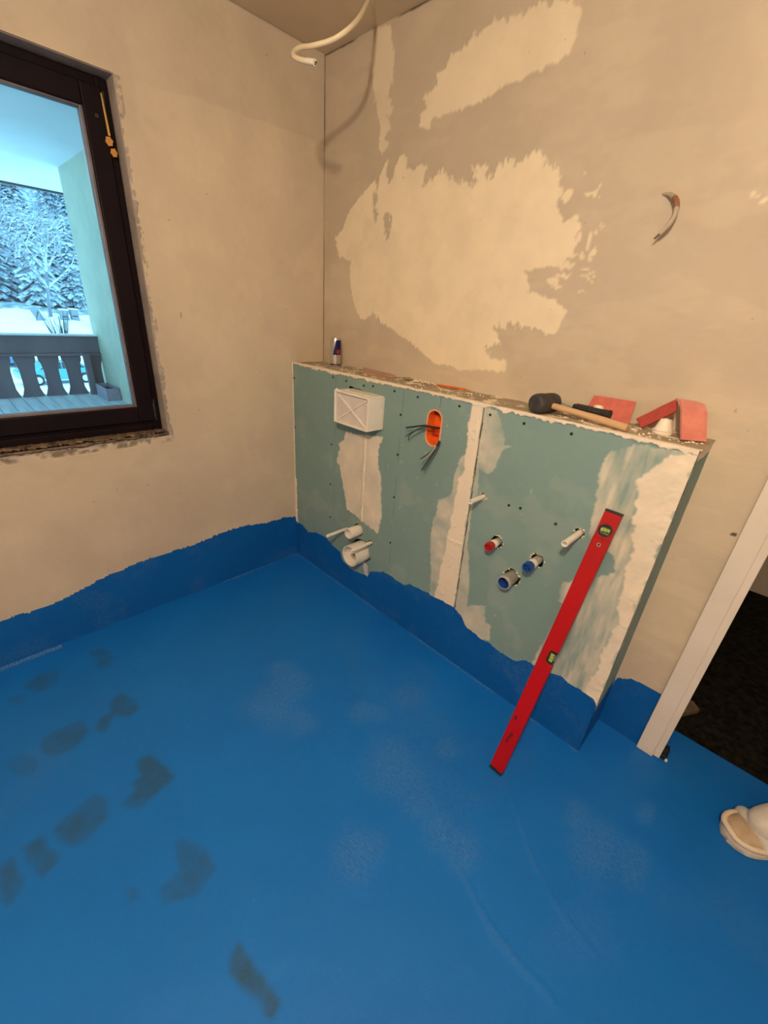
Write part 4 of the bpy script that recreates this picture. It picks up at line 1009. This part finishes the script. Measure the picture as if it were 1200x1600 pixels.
b.add(vs, fs); hdo = b.build('head', SKIN, pers, smooth=True, angle=180)
for s in (-1, 1):
    MB().lathe([(.0005,-.011),(.008,-.008),(.011,0),(.008,.008),(.0005,.011)], (2.388,s*.030,1.637), (1,0,0), 16).build('eye', [pm('eye_white', (.75,.73,.70))], hdo, smooth=True)
    MB().lathe([(.0005,.0112),(.0045,.0105)], (2.388,s*.030,1.637), (-1,0,0), 12).build('iris', BLACKP, hdo)
    MB().tube(smooth_path([(2.472,s*.076,1.652),(2.486,s*.090,1.660),(2.490,s*.090,1.636),(2.480,s*.082,1.610),(2.470,s*.076,1.604)],4), .007, 8).build('ear', SKIN, hdo, smooth=True)
MB().tube([(2.371,-.020,1.572),(2.366,0,1.570),(2.371,.020,1.572)], [.003,.005,.003], 8).build('mouth', pm('lips', (.42,.18,.15)), hdo, smooth=True)
b = MB()
hv = []
for i in range(13):
    for k in range(nA):
        t_, a = .55+.47*i/12, 2*math.pi*k/nA
        lim = .80 if math.cos(a) < -.3 else (.55 if abs(math.sin(a)) > .3 else .30)
        p = Vector(headpt(max(t_, lim-.02) if i == 0 else max(t_, lim-.02+.01*i), a)); c = Vector((2.468,0,1.63))
        hv.append(p+(p-c).normalized()*.010)
b.add(hv, [(i*nA+k, i*nA+(k+1) % nA, (i+1)*nA+(k+1) % nA, (i+1)*nA+k) for i in range(12) for k in range(nA)]+[tuple(range(12*nA, 13*nA))])
b.build('hair', HAIR, pers, smooth=True, angle=180)
skin('trousers', [(2.52,.0,.98,.135),(2.52,.0,.88,.125),(2.50,-.04,.80,.098),(2.43,.01,.48,.082),(2.385,.025,.22,.074),(2.345,-.004,.115,.068),(2.305,-.044,.085,.058),(2.236,-.112,.058,.056),
                  (2.55,.12,.80,.098),(2.575,.17,.48,.082),(2.60,.195,.20,.074),(2.585,.195,.10,.072)],
     [(0,1),(1,2),(2,3),(3,4),(4,5),(5,6),(6,7),(1,8),(8,9),(9,10),(10,11)], TROU, pers)
skin('sweatshirt', [(2.52,.0,.94,.138),(2.515,.0,1.08,.135),(2.505,.0,1.25,.145),(2.50,.0,1.40,.115),(2.493,.0,1.455,.066),(2.50,-.17,1.385,.070),(2.515,-.228,1.12,.056),(2.445,-.236,.925,.042),
                    (2.50,.17,1.385,.070),(2.525,.228,1.12,.056),(2.46,.240,.925,.042)],
     [(0,1),(1,2),(2,3),(3,4),(3,5),(5,6),(6,7),(3,8),(8,9),(9,10)], SWEAT, pers, root=1)
def shoe(hx, hy, ang, sub_par):
    """heel at hx, hy; toes towards -x rotated by ang"""
    L_ = .285
    ca, sa = math.cos(ang), math.sin(ang)
    def T(l, w, z): return (hx-(l*ca-w*sa), hy-(l*sa+w*ca), z)
    def hw(t):                               # half width along the length
        return (.035+.020*ss1(.15,.68,t))*math.sqrt(max(0, 1-max(0,(t-.72)/.285)**2.4))*math.sqrt(min(1, .35+6*t))
    def ss1(a, b_, x):
        q_ = min(max((x-a)/(b_-a),0),1); return q_*q_*(3-2*q_)
    n_ = 26; ts = [i/n_ for i in range(n_+1)]
    sh = thing_part('shoe', sub_par)
    b = MB(); vs = []; fs = []
    prof = [(.94,.002),(1.06,.004),(1.10,.016),(1.05,.028),(.90,.031)]
    m = len(prof)
    for t_ in ts:
        h_ = max(hw(t_), .004)
        for s_ in (1, -1):
            for pw, pz in (prof if s_ == 1 else prof[::-1]): vs.append(T(t_*L_, s_*pw*h_, pz+.010*ss1(.8,1,t_)*(pz > .01)))
    for i in range(n_):
        for k in range(2*m): fs.append((i*2*m+k, i*2*m+(k+1) % (2*m), (i+1)*2*m+(k+1) % (2*m), (i+1)*2*m+k))
    fs += [tuple(range(2*m)), tuple(n_*2*m+k for k in range(2*m-1,-1,-1))]
    b.add(vs, fs); b.build('sole', SOLE, sh, smooth=True, angle=60)
    b = MB(); vs = []; fs = []; m = 13
    for t_ in ts[:-1]:
        h_ = max(hw(t_), .004)*.97
        ht = .030+(.075-.042*ss1(.35,.80,t_))*math.sqrt(max(0.02,1-max(0,(t_-.80)/.205)**2))
        for k in range(m):
            a = math.pi*k/(m-1); vs.append(T(t_*L_, h_*math.cos(a), .028+(ht-.028)*math.sin(a)**.8))
    for i in range(n_-1):
        for k in range(m-1): fs.append((i*m+k, i*m+k+1, (i+1)*m+k+1, (i+1)*m+k))
    fs.append(tuple(range(m))); fs.append(tuple((n_-1)*m+k for k in range(m-1,-1,-1)))
    b.add(vs, fs); b.build('upper', UPPER, sh, smooth=True, angle=75)
    # toe guard: a pale rubber rim round the toe
    b = MB(); pts = []
    for k in range(25):
        t_ = .70+.285*math.sin(math.pi*k/24); s_ = 1 if k < 12 else -1
        pts.append(T(t_*L_, s_*max(hw(t_),.004)*1.0*(1 if k != 12 else 0), .036+.006*math.sin(math.pi*k/24)))
    b.tube(pts, .0085, 10); b.build('toe_guard', SOLE, sh, smooth=True)
    # padded collar strap over the instep
    pts = []
    for k in range(13):
        a = math.pi*k/12; t_ = .69
        pts.append(T(t_*L_+.012*math.sin(a), hw(t_)*1.02*math.cos(a), .030+.034*math.sin(a)**.8))
    b = MB(); b.tube(pts, .017, 12); b.build('collar', TROU, sh, smooth=True)
    return sh
def thing_part(name, parent):
    o = bpy.data.objects.new(name, None); COL.objects.link(o); o.parent = parent; o.empty_display_size = .03
    return o
shoe(2.400, .055, .785, pers)
shoe(2.665, .205, .15, pers)

# ================================================================= outside: roofed balcony
SNOW = pm('snow', (.78,.80,.82), (.72,.75,.78), .8, 2, bump=.3, bscale=6, bdist=.05)
SOFF = pm('white_soffit', (.76,.78,.80), (.68,.70,.73), .9, 1.2, bump=.2, bscale=30)
RENDER_ = pm('pale_green_render', (.47,.46,.34), (.41,.405,.31), .9, 5, bump=.4, bscale=70)
RAILM = pm('dark_weathered_railing', (.19,.15,.17), (.14,.115,.135), .7, 5, stretch=(1,1,.2))
PLANK = pm('grey_decking', (.56,.57,.59), (.42,.43,.46), .75, 4, stretch=(.4,4,1))
DARKT = pm('dark_gutter', (.03,.03,.035), (.02,.02,.025), .5)
BZ = .13                                       # balcony deck level
deck = tag(MB().box((-5.35,-6,BZ-.22), (-.30,.105,BZ-.026)).build('balcony_slab', RENDER_), 'slab of the balcony under the decking', 'balcony', kind='structure')
dme = None
for k in range(46):                            # decking boards run towards the railing
    y_ = -5.9+k*.133
    if y_ > .1: break
    if dme is None:
        o = MB().box((-5.15,0,-.025), (-.31,.127,0)).build('deck_plank', PLANK, deck, bevel=.002); dme = o.data
    else:
        o = bpy.data.objects.new('deck_plank', dme); COL.objects.link(o); o.parent = deck
    o.location = (0, y_, BZ)
pil = MB().box((-5.2,.106,-4.5), (-.30,.36,2.70)).build('balcony_end_wall', RENDER_)
tag(pil, 'pale rendered end wall of the balcony outside the window', 'wall', kind='structure')
sof = structure('balcony_soffit', 'white soffit above the balcony outside the window', (0,0,2.666), 'soffit')
MB().box((-6.83,-6,2.666), (-.30,2,2.85)).build('soffit_board', SOFF, sof)
MB().box((-6.89,-6,2.64), (-6.83,2,2.88)).build('gutter_board', DARKT, sof)
rail = thing('balcony_railing', 'dark wooden balcony railing with shaped boards outside the window', 'railing', (-5,-1,BZ))
MB().box((-5.06,-6,.650), (-5.02,.105,.856)).build('top_rail', RAILM, rail, bevel=.004)
MB().box((-5.09,-6,.856), (-4.97,.105,.880)).build('handrail_snow', SNOW, rail, bevel=.008)
MB().box((-5.02,-6,.618), (-4.985,.105,.650)).build('ledger', RAILM, rail, bevel=.003)
# one board: 24 cm pitch, edges cut so that bottle-shaped gaps stay open between boards
def half_gap(z):                               # half width of the gap at height z above the deck
    return float(np.interp(z, [0,.05,.10,.20,.32,.40,.43,.50], [.004,.022,.038,.043,.042,.030,.014,.010]))
zs = [0,.03,.06,.10,.15,.20,.26,.32,.36,.40,.42,.44,.52]
rme = None
for k in range(-18, 4):
    yc = -.716+k*.2405+.0
    if yc > .0: continue
    if rme is None:
        ol = [(.120-half_gap(z), z) for z in zs]+[(-.120+half_gap(z), z) for z in zs[::-1]]
        o = MB().prism(ol, lambda p, q, d: (d, p, q), -.012, .012).build('baluster_board', RAILM, rail, bevel=.002, loc=(0,0,0)); rme = o.data
    else:
        o = bpy.data.objects.new('baluster_board', rme); COL.objects.link(o); o.parent = rail
    o.location = Vector((-5.04, yc, BZ))-rail.location
o = bpy.data.objects.new('baluster_board', rme); COL.objects.link(o); o.parent = rail; o.location = Vector((-5.04,-.716+3*.2405,BZ))-rail.location
MB().box((-5.00,-.112,BZ), (-4.93,-.040,.65)).build('post', RAILM, rail, bevel=.004)
TROUGH = pm('mauve_planter', (.34,.29,.33), (.28,.24,.28), .6, 8)
pl = thing('planter_box', 'small mauve planter box at the foot of the balcony end wall', 'planter', (-4.7,.02,BZ))
b = MB(); x0_, x1_, y0_, y1_, z1_ = -4.90, -4.42, -.055, .100, BZ+.15
b.box((x0_,y0_,BZ), (x1_,y0_+.012,z1_)); b.box((x0_,y1_-.012,BZ), (x1_,y1_,z1_)); b.box((x0_,y0_+.012,BZ), (x0_+.012,y1_-.012,z1_)); b.box((x1_-.012,y0_+.012,BZ), (x1_,y1_-.012,z1_))
b.build('trough', TROUGH, pl, bevel=.002)
MB().box((x0_+.012,y0_+.012,BZ+.01), (x1_-.012,y1_-.012,BZ+.10)).build('soil', DARKT, pl)

# ---- snowy ground rising to a wooded hill
def gz(x, y):
    d = -x
    z = -4.2
    if d > 38: z += 3.2*min(1, (d-38)/24)**1.2
    if d > 62: z += (d-62)*.10
    if d > 90: z += (d-90)*.45
    return z
b = MB(); xs = [-.6,-8,-16,-24,-32,-38,-42,-46,-50,-54,-58,-62,-70,-80,-90,-100,-115,-135,-160,-200,-260]; ys = [-60,-45,-30,-20,-12,-6,-2,2,6,10,14,18,24,32,45,65,90,130]
rg = random.Random(2)
hp_ = [[(x, y, gz(x,y)+(rg.uniform(-.25,.25) if x < -36 else 0)) for y in ys] for x in xs]
def terrain(i0, i1, name, mat, label, cat):
    vs = [p for r_ in hp_[i0:i1] for p in r_]; n_ = len(ys)
    fs = [(i*n_+k, i*n_+k+1, (i+1)*n_+k+1, (i+1)*n_+k) for i in range(i1-i0-1) for k in range(n_-1)]
    tag(MB().add(vs, fs).build(name, mat, smooth=True, angle=180), label, cat, kind='structure')
ib = xs.index(-62)
terrain(0, ib+1, 'ground', SNOW, 'snow covered ground outside below the balcony', 'ground')
terrain(ib, len(xs), 'wooded_hill', pm('snowy_undergrowth', (.10,.16,.20), (.45,.50,.54), .9, 1.2, lo=.42, hi=.62), 'dim snowy slope of the hill under the conifers', 'hill')

def leaf_mat(name, c, snow_amt):
    m, nt, N, L, P = _nt(name)
    tc = N.new('ShaderNodeTexCoord').outputs['Object']
    ge = N.new('ShaderNodeNewGeometry')
    sp = N.new('ShaderNodeSeparateXYZ'); L.new(ge.outputs['True Normal'], sp.inputs[0])
    up = _mul(N, L, sp.outputs[2], 1.0, 'ABSOLUTE')
    f = _mul(N, L, _ramp(N, L, _noise(N, L, tc, 2.5, 5, .7), .36, .60), snow_amt)
    f = _mul(N, L, f, _ramp(N, L, up, .05, .5))
    L.new(_mix(N, L, f, c, (.80,.84,.88)), P.inputs['Base Color'])
    P.inputs['Roughness'].default_value = .9
    return m
CONM = [leaf_mat('snowy_hazed_conifer_needles', (.11,.18,.24), .40), leaf_mat('frosty_hazed_conifer_needles', (.15,.22,.28), .65)]  # blue distance haze is mixed into the needle colours, beneath snow and frost
BARK = pm('dark_bark', (.07,.06,.06), (.04,.035,.035), .9, 20)
def conifer_mesh(seed, Ht, R_):
    rg = random.Random(seed); b = MB(); n = int(Ht*2.3)
    for i in range(n):
        f = i/n; z = Ht*(.10+.88*f); r0 = R_*(1-f)**.85+.15; cnt = max(5, int(15*(1-f)+5))
        for k in range(cnt):
            a = 2*math.pi*(k+rg.random()*.8)/cnt; rr = r0*rg.uniform(.7,1.12); wd_ = .20*rr+.16; dr = rr*rg.uniform(.28,.55)
            c, s = math.cos(a), math.sin(a); zz = z+rg.uniform(-.15,.15)
            p = lambda l, w, h_: (c*l-s*w, s*l+c*w, zz+h_)
            b.add([p(.05,0,.10), p(rr*.45,wd_,-dr*.35), p(rr*.45,-wd_,-dr*.35), p(rr*.55,0,-dr*.15), p(rr,wd_*.35,-dr), p(rr,-wd_*.35,-dr), p(rr*1.08,0,-dr*.85)],
                  [(0,1,3),(0,3,2),(1,4,3),(3,5,2),(3,4,6),(3,6,5)])
    return b
protos = []
for s_, Ht, R_, mi_ in ((1,13,2.4,0),(2,16,2.7,0),(3,11,2.3,1)):
    root = thing('conifer', 'conifer', 'tree', (0,0,0), 'conifers on the hill')
    conifer_mesh(s_, Ht, R_).build('foliage', CONM[mi_], root)
    MB().tube([(0,0,-.5),(0,0,Ht*.5),(0,0,Ht*.97)], [.22,.14,.03], 8).build('trunk', BARK, root)
    protos.append([root, False])
rg = random.Random(8)
KIND = ['dark snow-dusted conifer', 'tall dark snow-dusted conifer', 'pale frosty conifer']
ORD = ['leftmost', 'second from the left', 'third from the left', 'fourth from the left', 'fifth from the left', 'sixth from the left', 'seventh from the left']
ROWN = ['front row', 'second row', 'third row', 'fourth row', 'top row']
for row, (d, sp_) in enumerate(((69,4.3),(80,4.6),(93,5.0),(108,5.6),(128,6.6))):
    y, n_in = .075*d+(row % 2)*1.6, 0
    while y < .27*d and n_in < 7:
        x, yy = -d+rg.uniform(-1.5,1.5), y+rg.uniform(-.4,.4)
        i = rg.choice((0,2,2) if row == 0 else (0,1,2))
        root, used = protos[i]
        if used:
            r2 = root.copy(); COL.objects.link(r2)
            for ch in root.children:
                c = ch.copy(); COL.objects.link(c); c.parent = r2
        else:
            r2 = root; protos[i][1] = True
        r2['label'] = KIND[i]+', '+ORD[n_in]+' in the '+ROWN[row]+' on the hill outside'
        r2.location = (x, yy, gz(x,yy)-.3); r2.rotation_euler.z = rg.uniform(0,6.28)
        sc_ = rg.uniform(.9,1.1); r2.scale = (sc_, sc_, sc_*rg.uniform(1.0,1.2))
        y += sp_; n_in += 1

# the forest goes on along the hill on both sides of the view: too many trees to count, one object
b = MB(); rg = random.Random(12); pmb = [conifer_mesh(1,13,2.4), conifer_mesh(2,16,2.7)]
for row, d in enumerate((70, 82, 96, 114)):
    for y in [-.62*d+k*5.2 for k in range(int(.66*d/5.2))] + [.31*d+k*5.6 for k in range(8)]:
        x_, y_ = -d+rg.uniform(-2,2), y+rg.uniform(-1,1); src = pmb[rg.randrange(2)]; k_ = rg.uniform(.85,1.15)
        b.add([(x_+p.x*k_, y_+p.y*k_, gz(x_,y_)-.3+p.z*k_) for p in src.v], src.f)
tag(b.build('distant_forest', CONM[0]), 'dense conifer forest along the hill on both sides of the window view', 'forest', kind='stuff')

# bare snow-covered tree and shrub
TWIG = leaf_mat('snow_covered_twigs', (.16,.17,.20), .8)
def branchy(seed, base, height, spread, lv, up0, n0, rad):
    rg = random.Random(seed); b = MB()
    def grow(p, d, ln, r_, lev):
        pts = [p]; dd = d.copy()
        for _ in range(3):
            dd = (dd+Vector((rg.uniform(-.18,.18), rg.uniform(-.18,.18), rg.uniform(-.05,.14)))).normalized(); pts.append(pts[-1]+dd*ln/3)
        b.tube(pts, [r_, r_*.88, r_*.75, r_*.6], 5 if lev < 2 else 3, cap=False)
        if lev >= lv: return
        for k in range(3 if lev else n0):
            t_ = rg.uniform(.45, 1.0); q = pts[min(3, int(t_*3)+1)]
            a = rg.uniform(0, 6.28); nd = (dd*.75+Vector((math.cos(a),math.sin(a),rg.uniform(-.1,.45)))*spread).normalized()
            grow(q, nd, ln*rg.uniform(.55,.8), r_*.55, lev+1)
    grow(Vector(base), Vector((0,0,1)) if up0 else Vector((.05,.05,1)), height, rad, 0)
    return b
tx, ty = -60.0, 8.6
bt = thing('bare_tree', 'bare spreading tree covered with snow beyond the balcony railing', 'tree', (tx,ty,gz(tx,ty)-.2))
branchy(5, (tx,ty,gz(tx,ty)-.2), 4.6, 1.05, 6, True, 8, .20).build('branches', TWIG, bt)
tx, ty = -47.0, 6.9
sh_ = thing('bare_shrub', 'bare twiggy shrub standing in the snow behind the railing', 'shrub', (tx,ty,gz(tx,ty)))
b = MB(); rg = random.Random(6)
for k in range(60):
    a, l = rg.uniform(0,6.28), rg.uniform(1.6,3.1)
    p = Vector((tx+.25*math.cos(a), ty+.25*math.sin(a), gz(tx,ty)-.1)); d = Vector((math.cos(a)*rg.uniform(.05,.45), math.sin(a)*rg.uniform(.05,.45), 1)).normalized()
    b.tube([p, p+d*l*.5, p+d*l+Vector((0,0,.1))], [.022,.017,.009], 4, cap=False)
b.build('twigs', BARK, sh_)

# garden things at the foot of the trees
def crate(name, label, cat, x, y, sx_, sy_, sz_, m, lid):
    z = gz(x,y); o = thing(name, label, cat, (x,y,z))
    MB().box((x-sx_/2,y-sy_/2,z-.1), (x+sx_/2,y+sy_/2,z+sz_)).build('body', m, o, bevel=.03)
    MB().box((x-sx_/2-.06,y-sy_/2-.06,z+sz_), (x+sx_/2+.06,y+sy_/2+.06,z+sz_+.12)).build('snow_cap', SNOW, o, bevel=.04)
    if lid: MB().box((x+sx_/2,y-sy_/2+.1,z+sz_*.35), (x+sx_/2+.03,y+sy_/2-.1,z+sz_*.45)).build('front_board', BARK, o)
TEAL = pm('teal_plastic', (.05,.30,.28), (.04,.25,.24), .5)
GREYB = pm('grey_painted_wood', (.22,.25,.28), (.17,.2,.23), .8)
crate('garden_hive', 'left grey snow-capped box below the bare tree', 'box', -58, 9.5, .8, .7, 1.0, GREYB, True)
crate('garden_hive', 'right grey snow-capped box below the bare tree', 'box', -58.3, 10.5, .8, .7, 1.05, GREYB, True)
crate('rubbish_bin', 'teal bin in the snow beside the balcony end wall', 'bin', -56, 11.85, .8, .75, .8, TEAL, False)
x, y = -57.5, 7.1; z = gz(x,y)
lc = thing('leaning_board', 'slanted pale board leaning in the snow left of the bare tree', 'board', (x,y,z))
MB().obox((x,y,z+.6), (0,.92,.38), (1,0,0), Vector((0,.92,.38)).cross(Vector((1,0,0))), .35, .05, .75).build('plank', GREYB, lc)
MB().tube([(x,y-.2,z), (x+.1,y+.1,z+.9)], .04, 6).build('prop', BARK, lc)

# two parked cars glimpsed between the railing boards
def car(label, x, y, z, rot, paint):
    o = thing('car', label, 'car', (x,y,z)); o.rotation_euler.z = rot
    def part(b_, name, m, par, smooth=False, bev=0):
        ob = b_.build(name, m, None, smooth=smooth, bevel=bev); ob.parent = par; return ob
    side = [(-2.1,.35),(-2.15,.62),(-2.05,.85),(-1.3,.95),(-.6,1.42),(.9,1.45),(1.7,1.0),(2.1,.92),(2.15,.55),(2.1,.32),(1.75,.32),(1.62,.58),(1.3,.68),(.98,.58),(.85,.32),(-.85,.32),(-.98,.58),(-1.3,.68),(-1.62,.58),(-1.75,.32)]
    bd_ = part(MB().prism(side, lambda p, q, d: (d, p, q), -.85, .85), 'car_body', paint, o, bev=.05)
    for s in (-.86, .86):
        part(MB().prism([(-1.1,.98),(-.55,1.36),(.05,1.38),(.05,.98)], lambda p, q, d: (s+d, p, q), -.01, .01), 'side_window', DARKT, o)
        part(MB().prism([(.12,.98),(.12,1.38),(.85,1.38),(1.4,1.0)], lambda p, q, d: (s+d, p, q), -.01, .01), 'side_window', DARKT, o)
        for yy in (-1.3, 1.3):
            w_ = part(MB().lathe([(.0005,0),(.22,0),(.31,.02),(.33,.06),(.33,.16),(.30,.2),(.0005,.2)], (s*.98,yy,.33), (-s,0,0), 24), 'wheel', BLACKP, o, True)
            part(MB().lathe([(.0005,.012),(.17,.012),(.20,0)], (s*.98,yy,.33), (s,0,0), 16), 'hubcap', GREYM, w_, True)
    part(MB().box((-.7,-.5,1.45), (.7,.85,1.55)), 'roof_snow', SNOW, o, bev=.05)
    return o
car('teal parked car seen between the railing boards', -33.5, 3.9, gz(-33.5,0), .12, pm('teal_car_paint', (.05,.28,.33), (.045,.25,.30), .35, coat=.5))
car('blue parked car seen between the left railing boards', -40.5, 1.6, gz(-40.5,0), -.1, pm('blue_car_paint', (.06,.16,.30), (.05,.14,.27), .35, coat=.5))
